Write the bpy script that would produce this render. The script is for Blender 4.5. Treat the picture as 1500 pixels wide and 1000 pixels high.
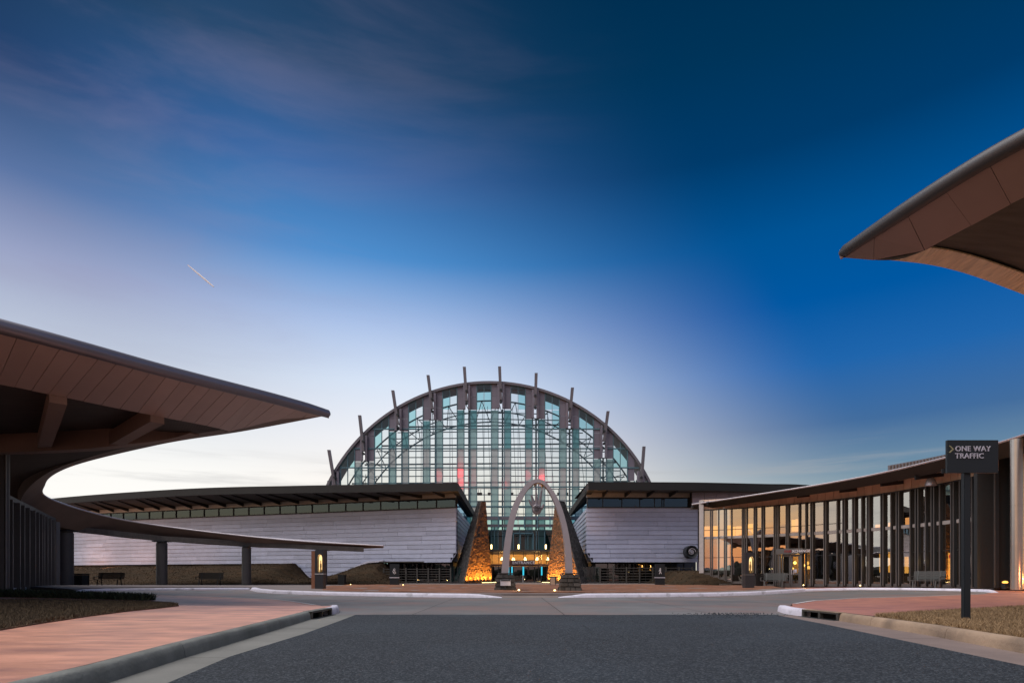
import bpy, bmesh, math, random
from mathutils import Vector, Matrix
from mathutils.geometry import delaunay_2d_cdt
random.seed(7)
R = math.radians
for o in list(bpy.data.objects):
    bpy.data.objects.remove(o)
C = bpy.context.scene
COL = C.collection

def srgb(r, g, b):
    f = lambda c: (c / 255 / 12.92) if c <= 10 else ((c / 255 + 0.055) / 1.055) ** 2.4
    return (f(r), f(g), f(b), 1.0)

# ------------------------------------------------------------------ camera
F = 850.0          # focal length in pixels of a 1500 px wide frame
EYE = 0.85         # the picture is taken from low down
HZ = 843.0         # row of the horizon
cam_d = bpy.data.cameras.new('camera')
cam_d.sensor_width = 36.0
cam_d.lens = 36.0 * F / 1500.0
cam_d.shift_y = (HZ - 500.0) / 1500.0
cam_d.clip_start = 0.1
cam_d.clip_end = 9000
cam = bpy.data.objects.new('camera', cam_d)
COL.objects.link(cam)
cam.location = (0, 0, EYE)
cam.rotation_euler = (R(90), 0, 0)
C.camera = cam

# ------------------------------------------------------------------ view
C.view_settings.view_transform = 'Standard'
C.view_settings.look = 'None'
C.view_settings.exposure = 0.7
C.view_settings.gamma = 1.0
C.view_settings.use_curve_mapping = False
C.render.engine = 'CYCLES'
C.cycles.use_denoising = True
C.cycles.sample_clamp_indirect = 4.0
C.cycles.max_bounces = 8
C.cycles.transparent_max_bounces = 24
C.cycles.caustics_reflective = False
C.cycles.caustics_refractive = False

# ------------------------------------------------------------------ world: dusk sky
SUN_AZ = math.atan2(-0.50, -0.86)      # the sun has gone down behind the camera, to the left
W = bpy.data.worlds.new('World')
C.world = W
W.use_nodes = True
nt = W.node_tree
nt.nodes.clear()
def N(t, **kw):
    n = nt.nodes.new(t)
    for k, v in kw.items():
        setattr(n, k, v)
    return n
def Lk(a, b):
    nt.links.new(a, b)
def M_(op, a, b=None, c=None, clamp=False):
    n = N('ShaderNodeMath', operation=op)
    n.use_clamp = clamp
    for i, x in enumerate((a, b, c)):
        if x is None:
            continue
        if isinstance(x, (int, float)):
            n.inputs[i].default_value = x
        else:
            Lk(x, n.inputs[i])
    return n.outputs[0]
def smooth(x, a, b):
    n = N('ShaderNodeMapRange', interpolation_type='SMOOTHSTEP')
    Lk(x, n.inputs[0])
    n.inputs[1].default_value = a
    n.inputs[2].default_value = b
    return n.outputs[0]
def ramp(x, stops):
    n = N('ShaderNodeValToRGB')
    cr = n.color_ramp
    cr.interpolation = 'B_SPLINE' if False else 'LINEAR'
    while len(cr.elements) > 1:
        cr.elements.remove(cr.elements[0])
    for i, (p, c) in enumerate(stops):
        e = cr.elements[0] if i == 0 else cr.elements.new(p)
        e.position = p
        e.color = c
    Lk(x, n.inputs[0])
    return n.outputs[0]
def mixc(fac, a, b, mode='MIX'):
    n = N('ShaderNodeMix', data_type='RGBA', blend_type=mode)
    if isinstance(fac, (int, float)):
        n.inputs[0].default_value = fac
    else:
        Lk(fac, n.inputs[0])
    for s, x in ((6, a), (7, b)):
        if isinstance(x, tuple):
            n.inputs[s].default_value = x
        else:
            Lk(x, n.inputs[s])
    return n.outputs[2]
tc = N('ShaderNodeTexCoord')
sep = N('ShaderNodeSeparateXYZ')
Lk(tc.outputs['Generated'], sep.inputs[0])
dx, dy, dz = sep.outputs
elev = M_('MULTIPLY', M_('ARCSINE', dz), 2 / math.pi)          # 0 horizon .. 1 zenith
az = M_('ARCTAN2', dx, dy)                                      # 0 ahead, + to the right
E = lambda deg: deg / 90.0
left = ramp(elev, [(E(0), (1.06, 1.02, .96, 1)), (E(5), (1.03, 1.0, .95, 1)), (E(9), (.98, .97, .94, 1)), (E(13), (.766, .806, .853, 1)), (E(18), (.509, .569, .698, 1)),
                   (E(23), (.3245, .372, .565, 1)), (E(28), (.104, .175, .366, 1)), (E(34), (.0145, .047, .133, 1)), (E(40), (.008, .028, .066, 1)), (E(52), (.004, .014, .035, 1)), (1.0, (.002, .008, .02, 1))])
middle = ramp(elev, [(E(0), (1.05, .96, .80, 1)), (E(5), (1.02, .93, .80, 1)), (E(9), (.98, .92, .86, 1)), (E(13), (.90, .90, .94, 1)), (E(18), (.69, .786, .934, 1)),
                     (E(23), (.396, .5275, .801, 1)), (E(28), (.0785, .278, .623, 1)), (E(34), (.0423, .142, .378, 1)), (E(40), (.0203, .068, .160, 1)), (E(52), (.006, .022, .055, 1)), (1.0, (.002, .008, .02, 1))])
right = ramp(elev, [(E(0), (.60, .62, .52, 1)), (E(5), (.39, .465, .45, 1)), (E(9), (.159, .270, .370, 1)), (E(13), (.0556, .152, .338, 1)), (E(18), (.014, .130, .4125, 1)),
                    (E(23), (0, .096, .361, 1)), (E(28), (0, .0856, .297, 1)), (E(34), (0, .043, .145, 1)), (E(40), (0, .034, .100, 1)), (E(52), (0, .018, .05, 1)), (1.0, (0, .008, .02, 1))])
slant = M_('ADD', az, M_('MULTIPLY', elev, R(54)))
front = mixc(smooth(slant, R(0), R(40)), mixc(smooth(slant, R(-26), R(0)), left, middle), right)
# the after-glow behind the camera, warmest where the sun went down
west = M_('ADD', M_('MULTIPLY', dx, -0.86), M_('MULTIPLY', dy, -0.50))
glow = ramp(elev, [(0.0, (1.30, 0.46, 0.18, 1)), (E(2.5), (1.35, 0.58, 0.24, 1)), (E(5), (1.20, 0.74, 0.40, 1)), (E(9), (0.90, 0.72, 0.50, 1)), (E(16), (0.58, 0.54, 0.50, 1)),
                   (E(30), (0.32, 0.35, 0.46, 1)), (E(52), (0.07, 0.10, 0.20, 1)), (1.0, (0.004, 0.012, 0.03, 1))])
pink = ramp(elev, [(0.0, (0.32, 0.20, 0.18, 1)), (E(3), (0.36, 0.26, 0.25, 1)), (E(8), (0.30, 0.29, 0.33, 1)), (E(22), (0.25, 0.26, 0.37, 1)),
                   (E(45), (0.06, 0.09, 0.20, 1)), (1.0, (0.004, 0.012, 0.03, 1))])
back = mixc(smooth(west, 0.66, 1.0), pink, glow)
behind = smooth(dy, 0.20, -0.45)
sky_c = mixc(behind, front, back)
# thin cloud: long mauve veils high on the left, grey streaks low on the left
mp = N('ShaderNodeMapping')
mp.inputs['Rotation'].default_value = (0, R(24), R(10))
mp.inputs['Scale'].default_value = (1.2, 3.0, 9.0)
Lk(tc.outputs['Generated'], mp.inputs[0])
nz = N('ShaderNodeTexNoise')
nz.inputs['Scale'].default_value = 1.6
nz.inputs['Detail'].default_value = 7
nz.inputs['Roughness'].default_value = 0.55
nz.inputs['Distortion'].default_value = 0.4
Lk(mp.outputs[0], nz.inputs['Vector'])
veil = smooth(nz.outputs['Fac'], 0.42, 0.74)
veil = M_('MULTIPLY', veil, smooth(M_('ADD', az, M_('MULTIPLY', elev, -0.6)), R(0), R(-46)))
veil = M_('MULTIPLY', veil, smooth(elev, E(12), E(24)))
sky_c = mixc(M_('MULTIPLY', veil, 0.22), sky_c, srgb(150, 140, 170))
mp2 = N('ShaderNodeMapping')
mp2.inputs['Rotation'].default_value = (0, R(5), 0)
mp2.inputs['Scale'].default_value = (1.6, 1.6, 26.0)
Lk(tc.outputs['Generated'], mp2.inputs[0])
nz2 = N('ShaderNodeTexNoise')
nz2.inputs['Scale'].default_value = 2.2
nz2.inputs['Detail'].default_value = 8
nz2.inputs['Roughness'].default_value = 0.6
Lk(mp2.outputs[0], nz2.inputs['Vector'])
st = smooth(nz2.outputs['Fac'], 0.47, 0.72)
st = M_('MULTIPLY', st, smooth(elev, E(13), E(8)))
sky_c = mixc(M_('MULTIPLY', st, 0.42), sky_c, srgb(176, 176, 178))
nish = N('ShaderNodeTexSky', sky_type='NISHITA')
nish.sun_disc = False
nish.sun_elevation = R(-1.0)
nish.sun_rotation = math.pi / 2 - SUN_AZ
nish.altitude = 300
nish.dust_density = 2.0
bg1 = N('ShaderNodeBackground')
bg1.inputs[1].default_value = 0.616
Lk(sky_c, bg1.inputs[0])
bg2 = N('ShaderNodeBackground')
Lk(M_('MULTIPLY', behind, 0.05), bg2.inputs[1])
Lk(nish.outputs[0], bg2.inputs[0])
ad = N('ShaderNodeAddShader')
Lk(bg1.outputs[0], ad.inputs[0])
Lk(bg2.outputs[0], ad.inputs[1])
wo = N('ShaderNodeOutputWorld')
Lk(ad.outputs[0], wo.inputs[0])

# high thin cloud still catches the light: a very soft sun from behind
sd = bpy.data.lights.new('sun', 'SUN')
sd.energy = 2.0
sd.angle = R(70)
sd.color = (1.0, 0.94, 0.92)
so = bpy.data.objects.new('sun', sd)
COL.objects.link(so)
sv = Vector((math.cos(SUN_AZ), math.sin(SUN_AZ), math.tan(R(62))))
so.rotation_euler = sv.to_track_quat('Z', 'Y').to_euler()
so.location = (-20, -20, 30)

# ------------------------------------------------------------------ small helpers
def at(px, py, Y):
    return Vector(((px - 750) / F * Y, Y, EYE + (HZ - py) / F * Y))
def sstep(x, a, b):
    t = max(0.0, min(1.0, (x - a) / (b - a)))
    return t * t * (3 - 2 * t)
def h0(x, y):                      # the courts on both sides lie a little higher than the drive
    return 0.2 * sstep(abs(x - 1), 7, 18) * (1 - sstep(y, 30, 44)) * sstep(y, 6, 14)
def hs(x, y):                      # pavements: kerb height along the drive, flush with the loops
    return h0(x, y) + 0.15 - 0.145 * sstep(y, 13.2, 16.5)
def hp(x, y):
    return h0(x, y) + 0.15
def gp(px, py, zf=h0):
    z = 0.0
    for _ in range(40):
        Y = (EYE - z) * F / (py - HZ)
        X = (px - 750) / F * Y
        z = 0.6 * z + 0.4 * zf(X, Y)
    return (X, Y)

ORG = {}
def org(o):
    return ORG.get(o.name, Vector((0, 0, 0))) if o is not None else Vector((0, 0, 0))

class MB:
    def __init__(s):
        s.v, s.f = [], []
    def add(s, vs, fs):
        n = len(s.v)
        s.v += [Vector(v) for v in vs]
        s.f += [tuple(i + n for i in f) for f in fs]
        return s
    def box(s, x0, x1, y0, y1, z0, z1):
        return s.add([(x0, y0, z0), (x1, y0, z0), (x1, y1, z0), (x0, y1, z0), (x0, y0, z1), (x1, y0, z1), (x1, y1, z1), (x0, y1, z1)],
                     [(3, 2, 1, 0), (4, 5, 6, 7), (0, 1, 5, 4), (1, 2, 6, 5), (2, 3, 7, 6), (3, 0, 4, 7)])
    def hexa(s, a, b):             # two matching quads joined into a solid
        return s.add(list(a) + list(b), [(3, 2, 1, 0), (4, 5, 6, 7), (0, 1, 5, 4), (1, 2, 6, 5), (2, 3, 7, 6), (3, 0, 4, 7)])
    def bar(s, p, q, w, h, up=Vector((0, 0, 1))):
        p, q = Vector(p), Vector(q)
        d = (q - p).normalized()
        if abs(d.dot(up)) > 0.99:
            up = Vector((0, 1, 0))
        a = d.cross(up).normalized() * (w / 2)
        b = a.cross(d).normalized() * (h / 2)
        return s.hexa([p - a - b, p + a - b, p + a + b, p - a + b], [q - a - b, q + a - b, q + a + b, q - a + b])
    def tube(s, pts, r, n=8, cap=True):
        pts = [Vector(p) for p in pts]
        rs = r if isinstance(r, (list, tuple)) else [r] * len(pts)
        base = len(s.v)
        ref = None
        for i, p in enumerate(pts):
            d = (pts[min(i + 1, len(pts) - 1)] - pts[max(i - 1, 0)]).normalized()
            if ref is None:
                ref = Vector((0, 0, 1)) if abs(d.z) < 0.9 else Vector((0, 1, 0))
            a = d.cross(ref).normalized()
            b = a.cross(d).normalized()
            ref = b
            for k in range(n):
                t = 2 * math.pi * k / n
                s.v.append(p + (a * math.cos(t) + b * math.sin(t)) * rs[i])
        for i in range(len(pts) - 1):
            for k in range(n):
                k2 = (k + 1) % n
                s.f.append((base + i * n + k, base + i * n + k2, base + (i + 1) * n + k2, base + (i + 1) * n + k))
        if cap:
            s.f.append(tuple(base + k for k in range(n))[::-1])
            s.f.append(tuple(base + (len(pts) - 1) * n + k for k in range(n)))
        return s
    def lathe(s, c, prof, n=24):
        base = len(s.v)
        for (r, z) in prof:
            for k in range(n):
                t = 2 * math.pi * k / n
                s.v.append(Vector((c[0] + r * math.cos(t), c[1] + r * math.sin(t), c[2] + z)))
        for i in range(len(prof) - 1):
            for k in range(n):
                k2 = (k + 1) % n
                s.f.append((base + i * n + k, base + i * n + k2, base + (i + 1) * n + k2, base + (i + 1) * n + k))
        s.f.append(tuple(base + k for k in range(n))[::-1])
        s.f.append(tuple(base + (len(prof) - 1) * n + k for k in range(n)))
        return s
    def prism(s, poly, vec):       # closed polygon extruded along vec
        vec = Vector(vec)
        n = len(poly)
        vs = [Vector(p) for p in poly] + [Vector(p) + vec for p in poly]
        fs = [tuple(range(n))[::-1], tuple(range(n, 2 * n))]
        fs += [(i, (i + 1) % n, (i + 1) % n + n, i + n) for i in range(n)]
        return s.add(vs, fs)
    def strip(s, A, B):            # ribbon between two polylines
        n = len(A)
        return s.add(list(A) + list(B), [(i, i + 1, n + i + 1, n + i) for i in range(n - 1)])
    def build(s, name, m, parent=None, sm=False, bevel=0.0):
        o0 = org(parent)
        me = bpy.data.meshes.new(name)
        me.from_pydata([tuple(v - o0) for v in s.v], [], s.f)
        bm = bmesh.new()
        bm.from_mesh(me)
        bmesh.ops.recalc_face_normals(bm, faces=bm.faces)
        if bevel:
            es = [e for e in bm.edges if len(e.link_faces) == 2 and e.calc_face_angle(0) > 0.6]
            bmesh.ops.bevel(bm, geom=es, offset=bevel, segments=2, affect='EDGES', clamp_overlap=True)
        if sm:
            for f in bm.faces:
                f.smooth = True
            for e in bm.edges:
                if len(e.link_faces) == 2 and e.calc_face_angle(0) > 0.7:
                    e.smooth = False
        bm.to_mesh(me)
        bm.free()
        me.materials.append(m)
        return link(name, me, parent)

def link(name, me, parent=None, loc=None):
    o = bpy.data.objects.new(name, me)
    COL.objects.link(o)
    if parent is not None:
        o.parent = parent
        ORG[o.name] = org(parent)
    if loc is not None:
        o.location = loc
        ORG[o.name] = org(parent) + Vector(loc)
    return o

def thing(name, label, cat, loc=(0, 0, 0), group=None):
    o = bpy.data.objects.new(name, None)
    COL.objects.link(o)
    o.location = loc
    o.empty_display_size = 0.3
    ORG[o.name] = Vector(loc)
    o['label'] = label
    o['category'] = cat
    if group:
        o['group'] = group
    return o

def tag(o, label=None, cat=None, group=None, kind=None):
    for k, v in (('label', label), ('category', cat), ('group', group), ('kind', kind)):
        if v:
            o[k] = v
    return o

def structure(o, label=None):
    o['kind'] = 'structure'
    if label:
        o['label'] = label
    return o

def dup(root, loc, label):         # copy of a thing with its parts and sub-parts
    r = root.copy()
    COL.objects.link(r)
    r.location = loc
    r['label'] = label
    def rec(a, b):
        for ch in [x for x in bpy.data.objects if x.parent == a]:
            c = ch.copy()
            COL.objects.link(c)
            c.parent = b
            rec(ch, c)
    rec(root, r)
    return r

def fill(poly, zf, step=1.5, dz=0.0, skirt=0.0):
    """a flat polygon turned into a sheet that follows the ground"""
    pts = []
    n = len(poly)
    for i in range(n):
        a, b = Vector(poly[i][:2]), Vector(poly[(i + 1) % n][:2])
        m = max(1, int((b - a).length / step))
        for k in range(m):
            pts.append(a.lerp(b, k / m))
    nb = len(pts)
    edges = [(i, (i + 1) % nb) for i in range(nb)]
    xs = [p.x for p in pts]; ys = [p.y for p in pts]
    def inside(x, y):
        c = False
        j = nb - 1
        for i in range(nb):
            if (pts[i].y > y) != (pts[j].y > y) and x < (pts[j].x - pts[i].x) * (y - pts[i].y) / (pts[j].y - pts[i].y) + pts[i].x:
                c = not c
            j = i
        return c
    extra = []
    y = min(ys) + step
    while y < max(ys):
        x = min(xs) + step
        while x < max(xs):
            if inside(x, y) and min((p.x - x) ** 2 + (p.y - y) ** 2 for p in pts) > (step * 0.4) ** 2:
                extra.append(Vector((x, y)))
            x += step
        y += step
    vo, eo, fo, *_ = delaunay_2d_cdt(pts + extra, edges, [], 1, 1e-5)
    mb = MB()
    mb.add([(v.x, v.y, zf(v.x, v.y) + dz) for v in vo], [tuple(f) for f in fo])
    if skirt:
        ring = pts + [pts[0]]
        mb.strip([Vector((p.x, p.y, zf(p.x, p.y) + dz)) for p in ring], [Vector((p.x, p.y, zf(p.x, p.y) + dz - skirt)) for p in ring])
    return mb

def text_mb(txt, size, origin, ux=Vector((1, 0, 0)), uz=Vector((0, 0, 1)), depth=0.012, bold=0.0, align='LEFT', space=1.0):
    cu = bpy.data.curves.new('lettering', 'FONT')
    cu.body = txt
    cu.size = size
    cu.extrude = depth / 2
    cu.offset = bold
    cu.align_x = align
    cu.space_character = space
    cu.resolution_u = 3
    ob = bpy.data.objects.new('lettering', cu)
    COL.objects.link(ob)
    dg = bpy.context.evaluated_depsgraph_get()
    me = bpy.data.meshes.new_from_object(ob.evaluated_get(dg))
    nrm = ux.cross(uz)
    mb = MB()
    mb.add([Vector(origin) + ux * v.co.x + uz * v.co.y - nrm * v.co.z * -1 for v in me.vertices], [tuple(p.vertices) for p in me.polygons])
    bpy.data.objects.remove(ob)
    bpy.data.curves.remove(cu)
    bpy.data.meshes.remove(me)
    return mb

def cat_rom(P, t):
    n = len(P) - 1
    x = max(0.0, min(1.0, t)) * n
    i = min(int(x), n - 1)
    f = x - i
    g = lambda k: P[max(0, min(n, k))]
    a, b, c, d = g(i - 1), g(i), g(i + 1), g(i + 2)
    return 0.5 * ((2 * b) + (c - a) * f + (2 * a - 5 * b + 4 * c - d) * f * f + (3 * b - a - 3 * c + d) * f ** 3)

# ------------------------------------------------------------------ materials
def mat(name, col, rough=0.6, metal=0.0, var=0.12, scale=4.0, bump=0.0, bscale=40.0, stretch=(1, 1, 1), spec=0.5, island=0.0, coat=0.0, blotch=None):
    m = bpy.data.materials.new(name)
    m.use_nodes = True
    t = m.node_tree
    b = t.nodes['Principled BSDF']
    b.inputs['Roughness'].default_value = rough
    b.inputs['Metallic'].default_value = metal
    b.inputs['Specular IOR Level'].default_value = spec
    b.inputs['Coat Weight'].default_value = coat
    c = col if len(col) == 4 else (*col, 1)
    tx = t.nodes.new('ShaderNodeTexCoord')
    mpn = t.nodes.new('ShaderNodeMapping')
    mpn.inputs['Scale'].default_value = stretch
    gm = t.nodes.new('ShaderNodeNewGeometry')
    t.links.new(gm.outputs['Position'], mpn.inputs[0])
    n1 = t.nodes.new('ShaderNodeTexNoise')
    n1.inputs['Scale'].default_value = scale
    n1.inputs['Detail'].default_value = 8
    n1.inputs['Roughness'].default_value = 0.65
    t.links.new(mpn.outputs[0], n1.inputs['Vector'])
    mr = t.nodes.new('ShaderNodeMapRange')
    mr.inputs[1].default_value = 0.25
    mr.inputs[2].default_value = 0.75
    mr.inputs[3].default_value = 1 - var
    mr.inputs[4].default_value = 1 + var
    t.links.new(n1.outputs['Fac'], mr.inputs[0])
    fac = mr.outputs[0]
    if island:
        oi = t.nodes.new('ShaderNodeObjectInfo')
        ad_ = t.nodes.new('ShaderNodeMath'); ad_.operation = 'ADD'
        t.links.new(gm.outputs['Random Per Island'], ad_.inputs[0])
        t.links.new(oi.outputs['Random'], ad_.inputs[1])
        fr = t.nodes.new('ShaderNodeMath'); fr.operation = 'FRACT'
        t.links.new(ad_.outputs[0], fr.inputs[0])
        mi = t.nodes.new('ShaderNodeMapRange')
        mi.inputs[3].default_value = 1 - island
        mi.inputs[4].default_value = 1 + island
        t.links.new(fr.outputs[0], mi.inputs[0])
        mu = t.nodes.new('ShaderNodeMath'); mu.operation = 'MULTIPLY'
        t.links.new(fac, mu.inputs[0]); t.links.new(mi.outputs[0], mu.inputs[1])
        fac = mu.outputs[0]
    vm = t.nodes.new('ShaderNodeVectorMath'); vm.operation = 'SCALE'
    vm.inputs[0].default_value = c[:3]
    t.links.new(fac, vm.inputs['Scale'])
    out = vm.outputs[0]
    if blotch:                     # (colour, scale, low, high): stains of another colour
        n3 = t.nodes.new('ShaderNodeTexNoise')
        n3.inputs['Scale'].default_value = blotch[1]
        n3.inputs['Detail'].default_value = 6
        t.links.new(mpn.outputs[0], n3.inputs['Vector'])
        m3 = t.nodes.new('ShaderNodeMapRange')
        m3.inputs[1].default_value = blotch[2]
        m3.inputs[2].default_value = blotch[3]
        t.links.new(n3.outputs['Fac'], m3.inputs[0])
        mx = t.nodes.new('ShaderNodeMix'); mx.data_type = 'RGBA'
        t.links.new(m3.outputs[0], mx.inputs[0])
        t.links.new(out, mx.inputs[6])
        mx.inputs[7].default_value = (*blotch[0][:3], 1)
        out = mx.outputs[2]
    t.links.new(out, b.inputs['Base Color'])
    if bump:
        n2 = t.nodes.new('ShaderNodeTexNoise')
        n2.inputs['Scale'].default_value = bscale
        n2.inputs['Detail'].default_value = 6
        t.links.new(mpn.outputs[0], n2.inputs['Vector'])
        bp = t.nodes.new('ShaderNodeBump')
        bp.inputs['Strength'].default_value = bump
        bp.inputs['Distance'].default_value = 0.02
        t.links.new(n2.outputs['Fac'], bp.inputs['Height'])
        t.links.new(bp.outputs[0], b.inputs['Normal'])
    return m

def mat_speckle(name, base, light, scale, rough=0.9, amount=(0.55, 0.75)):
    m = mat(name, base, rough, var=0.30, scale=1.0, bump=0.9, bscale=70, blotch=(tuple(c * 2.2 for c in base), 0.28, 0.46, 0.72))
    t = m.node_tree
    b = t.nodes['Principled BSDF']
    old = b.inputs['Base Color'].links[0].from_socket
    gm = t.nodes.new('ShaderNodeNewGeometry')
    v = t.nodes.new('ShaderNodeTexVoronoi')
    v.inputs['Scale'].default_value = scale
    t.links.new(gm.outputs['Position'], v.inputs['Vector'])
    sp = t.nodes.new('ShaderNodeSeparateColor')
    t.links.new(v.outputs['Color'], sp.inputs[0])
    mr = t.nodes.new('ShaderNodeMapRange')
    mr.inputs[1].default_value, mr.inputs[2].default_value = amount
    t.links.new(sp.outputs[0], mr.inputs[0])
    mx = t.nodes.new('ShaderNodeMix'); mx.data_type = 'RGBA'
    t.links.new(mr.outputs[0], mx.inputs[0])
    t.links.new(old, mx.inputs[6])
    mx.inputs[7].default_value = (*light, 1)
    t.links.new(mx.outputs[2], b.inputs['Base Color'])
    return m

def emit(name, col, s):
    m = bpy.data.materials.new(name)
    m.use_nodes = True
    t = m.node_tree
    t.nodes.clear()
    e = t.nodes.new('ShaderNodeEmission')
    e.inputs[0].default_value = (*col, 1)
    e.inputs[1].default_value = s
    o = t.nodes.new('ShaderNodeOutputMaterial')
    t.links.new(e.outputs[0], o.inputs[0])
    return m

def glass(name, tint, refl=0.12, ior=1.5, rough=0.0, rcol=(1, 1, 1)):
    m = bpy.data.materials.new(name)
    m.use_nodes = True
    t = m.node_tree
    t.nodes.clear()
    tr = t.nodes.new('ShaderNodeBsdfTransparent')
    tr.inputs[0].default_value = (*[c ** 0.5 for c in tint], 1)
    gl = t.nodes.new('ShaderNodeBsdfGlossy')
    gl.inputs['Roughness'].default_value = rough
    gl.inputs['Color'].default_value = (*rcol, 1)
    gm = t.nodes.new('ShaderNodeNewGeometry')
    # every pane hangs a hair out of true
    nz_ = t.nodes.new('ShaderNodeTexNoise')
    nz_.inputs['Scale'].default_value = 0.8
    t.links.new(gm.outputs['Position'], nz_.inputs['Vector'])
    bp = t.nodes.new('ShaderNodeBump')
    bp.inputs['Strength'].default_value = 0.15
    bp.inputs['Distance'].default_value = 0.02
    t.links.new(nz_.outputs['Fac'], bp.inputs['Height'])
    t.links.new(bp.outputs[0], gl.inputs['Normal'])
    fr = t.nodes.new('ShaderNodeFresnel')
    fr.inputs[0].default_value = ior
    mx = t.nodes.new('ShaderNodeMath'); mx.operation = 'ADD'
    mx.use_clamp = True
    mx.inputs[1].default_value = refl
    t.links.new(fr.outputs[0], mx.inputs[0])
    sb_ = t.nodes.new('ShaderNodeMath'); sb_.operation = 'SUBTRACT'; sb_.use_clamp = True
    t.links.new(mx.outputs[0], sb_.inputs[0]); t.links.new(gm.outputs['Backfacing'], sb_.inputs[1])
    mi = t.nodes.new('ShaderNodeMixShader')
    t.links.new(sb_.outputs[0], mi.inputs[0])
    t.links.new(tr.outputs[0], mi.inputs[1])
    t.links.new(gl.outputs[0], mi.inputs[2])
    o = t.nodes.new('ShaderNodeOutputMaterial')
    t.links.new(mi.outputs[0], o.inputs[0])
    return m

def frosted(name, col, trans):
    m = bpy.data.materials.new(name)
    m.use_nodes = True
    t = m.node_tree
    t.nodes.clear()
    d = t.nodes.new('ShaderNodeBsdfDiffuse')
    d.inputs[0].default_value = (*col, 1)
    l = t.nodes.new('ShaderNodeBsdfTranslucent')
    l.inputs[0].default_value = (*trans, 1)
    g = t.nodes.new('ShaderNodeBsdfGlossy')
    g.inputs['Roughness'].default_value = 0.15
    m1 = t.nodes.new('ShaderNodeMixShader'); m1.inputs[0].default_value = 0.60
    rf = t.nodes.new('ShaderNodeBsdfRefraction')
    rf.inputs['Color'].default_value = (*[min(1, c * 1.05) ** 0.5 for c in trans], 1)
    rf.inputs['Roughness'].default_value = 0.55
    rf.inputs['IOR'].default_value = 1.04
    m0 = t.nodes.new('ShaderNodeMixShader'); m0.inputs[0].default_value = 0.34
    t.links.new(l.outputs[0], m0.inputs[1]); t.links.new(rf.outputs[0], m0.inputs[2])
    t.links.new(d.outputs[0], m1.inputs[1]); t.links.new(m0.outputs[0], m1.inputs[2])
    m2 = t.nodes.new('ShaderNodeMixShader'); m2.inputs[0].default_value = 0.06
    t.links.new(m1.outputs[0], m2.inputs[1]); t.links.new(g.outputs[0], m2.inputs[2])
    gm = t.nodes.new('ShaderNodeNewGeometry')
    tr = t.nodes.new('ShaderNodeBsdfTransparent')
    m3 = t.nodes.new('ShaderNodeMixShader')
    t.links.new(gm.outputs['Backfacing'], m3.inputs[0])
    t.links.new(m2.outputs[0], m3.inputs[1]); t.links.new(tr.outputs[0], m3.inputs[2])
    o = t.nodes.new('ShaderNodeOutputMaterial')
    t.links.new(m3.outputs[0], o.inputs[0])
    return m

m_asphalt = mat_speckle('asphalt', (0.0115, 0.0165, 0.022), (0.075, 0.088, 0.102), 62, 0.85, (0.55, 0.95))
m_concrete = mat('drive_concrete', (0.165, 0.160, 0.152), 0.6, var=0.26, scale=0.7, bump=0.25, bscale=30, island=0.17, blotch=((0.21, 0.15, 0.13), 0.45, 0.44, 0.66))
m_kerb = mat('kerb_concrete', (0.20, 0.21, 0.19), 0.85, var=0.3, scale=1.6, bump=0.4, bscale=26, blotch=((0.09, 0.10, 0.085), 0.9, 0.5, 0.75))
m_kerb_r = mat('kerb_concrete_warm', (0.36, 0.26, 0.18), 0.85, var=0.3, scale=1.6, bump=0.4, bscale=26, blotch=((0.16, 0.12, 0.09), 1.2, 0.48, 0.72))
m_gutter = mat('gutter_concrete', (0.20, 0.20, 0.18), 0.8, var=0.22, scale=1.0, bump=0.25, bscale=34)
m_gutter_r = mat('gutter_concrete_warm', (0.215, 0.165, 0.145), 0.8, var=0.25, scale=1.0, bump=0.25, bscale=34)
m_white = mat('white_kerb_paint', (0.70, 0.68, 0.77), 0.6, var=0.14, scale=2.5, bump=0.15, blotch=((0.33, 0.32, 0.34), 2.6, 0.56, 0.78))
m_line = mat('white_line_paint', (0.60, 0.56, 0.55), 0.7, var=0.2, scale=4)
m_red = mat('red_stamped_concrete', (0.63, 0.31, 0.215), 0.46, var=0.34, scale=2.4, bump=0.3, bscale=14, stretch=(0.5, 1.3, 1), blotch=((0.34, 0.17, 0.14), 2.2, 0.44, 0.70))
m_red2 = mat('red_brown_concrete', (0.49, 0.21, 0.145), 0.50, var=0.26, scale=1.1, bump=0.3, bscale=14, blotch=((0.29, 0.125, 0.105), 2.2, 0.44, 0.70))
m_plaza = mat('plaza_concrete', (0.20, 0.165, 0.15), 0.8, var=0.2, scale=0.6, bump=0.2)
m_ground = mat('bare_earth', (0.10, 0.075, 0.05), 0.95, var=0.3, scale=0.4, bump=0.5, bscale=8)
m_lawn = mat('dry_lawn_soil', (0.105, 0.070, 0.042), 0.95, var=0.35, scale=2.5, bump=0.8, bscale=40, blotch=((0.17, 0.12, 0.065), 1.6, 0.45, 0.7))
m_lawn_r = mat('dry_verge_soil', (0.21, 0.135, 0.07), 0.95, var=0.4, scale=3.5, bump=0.8, bscale=40, blotch=((0.09, 0.065, 0.035), 2.0, 0.5, 0.7))
m_blade = mat('dry_grass', (0.105, 0.075, 0.042), 0.9, var=0.25, scale=1.2, island=0.35)
m_blade_r = mat('straw_grass', (0.30, 0.20, 0.105), 0.9, var=0.25, scale=1.2, island=0.35)
m_blade_g = mat('green_grass', (0.045, 0.062, 0.030), 0.9, var=0.1, island=0.5)
m_mulch = mat('bark_mulch', (0.22, 0.095, 0.05), 0.95, var=0.4, scale=3.0, bump=1.0, bscale=22, stretch=(1, 0.5, 1), blotch=((0.13, 0.065, 0.04), 1.0, 0.5, 0.75))
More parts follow.
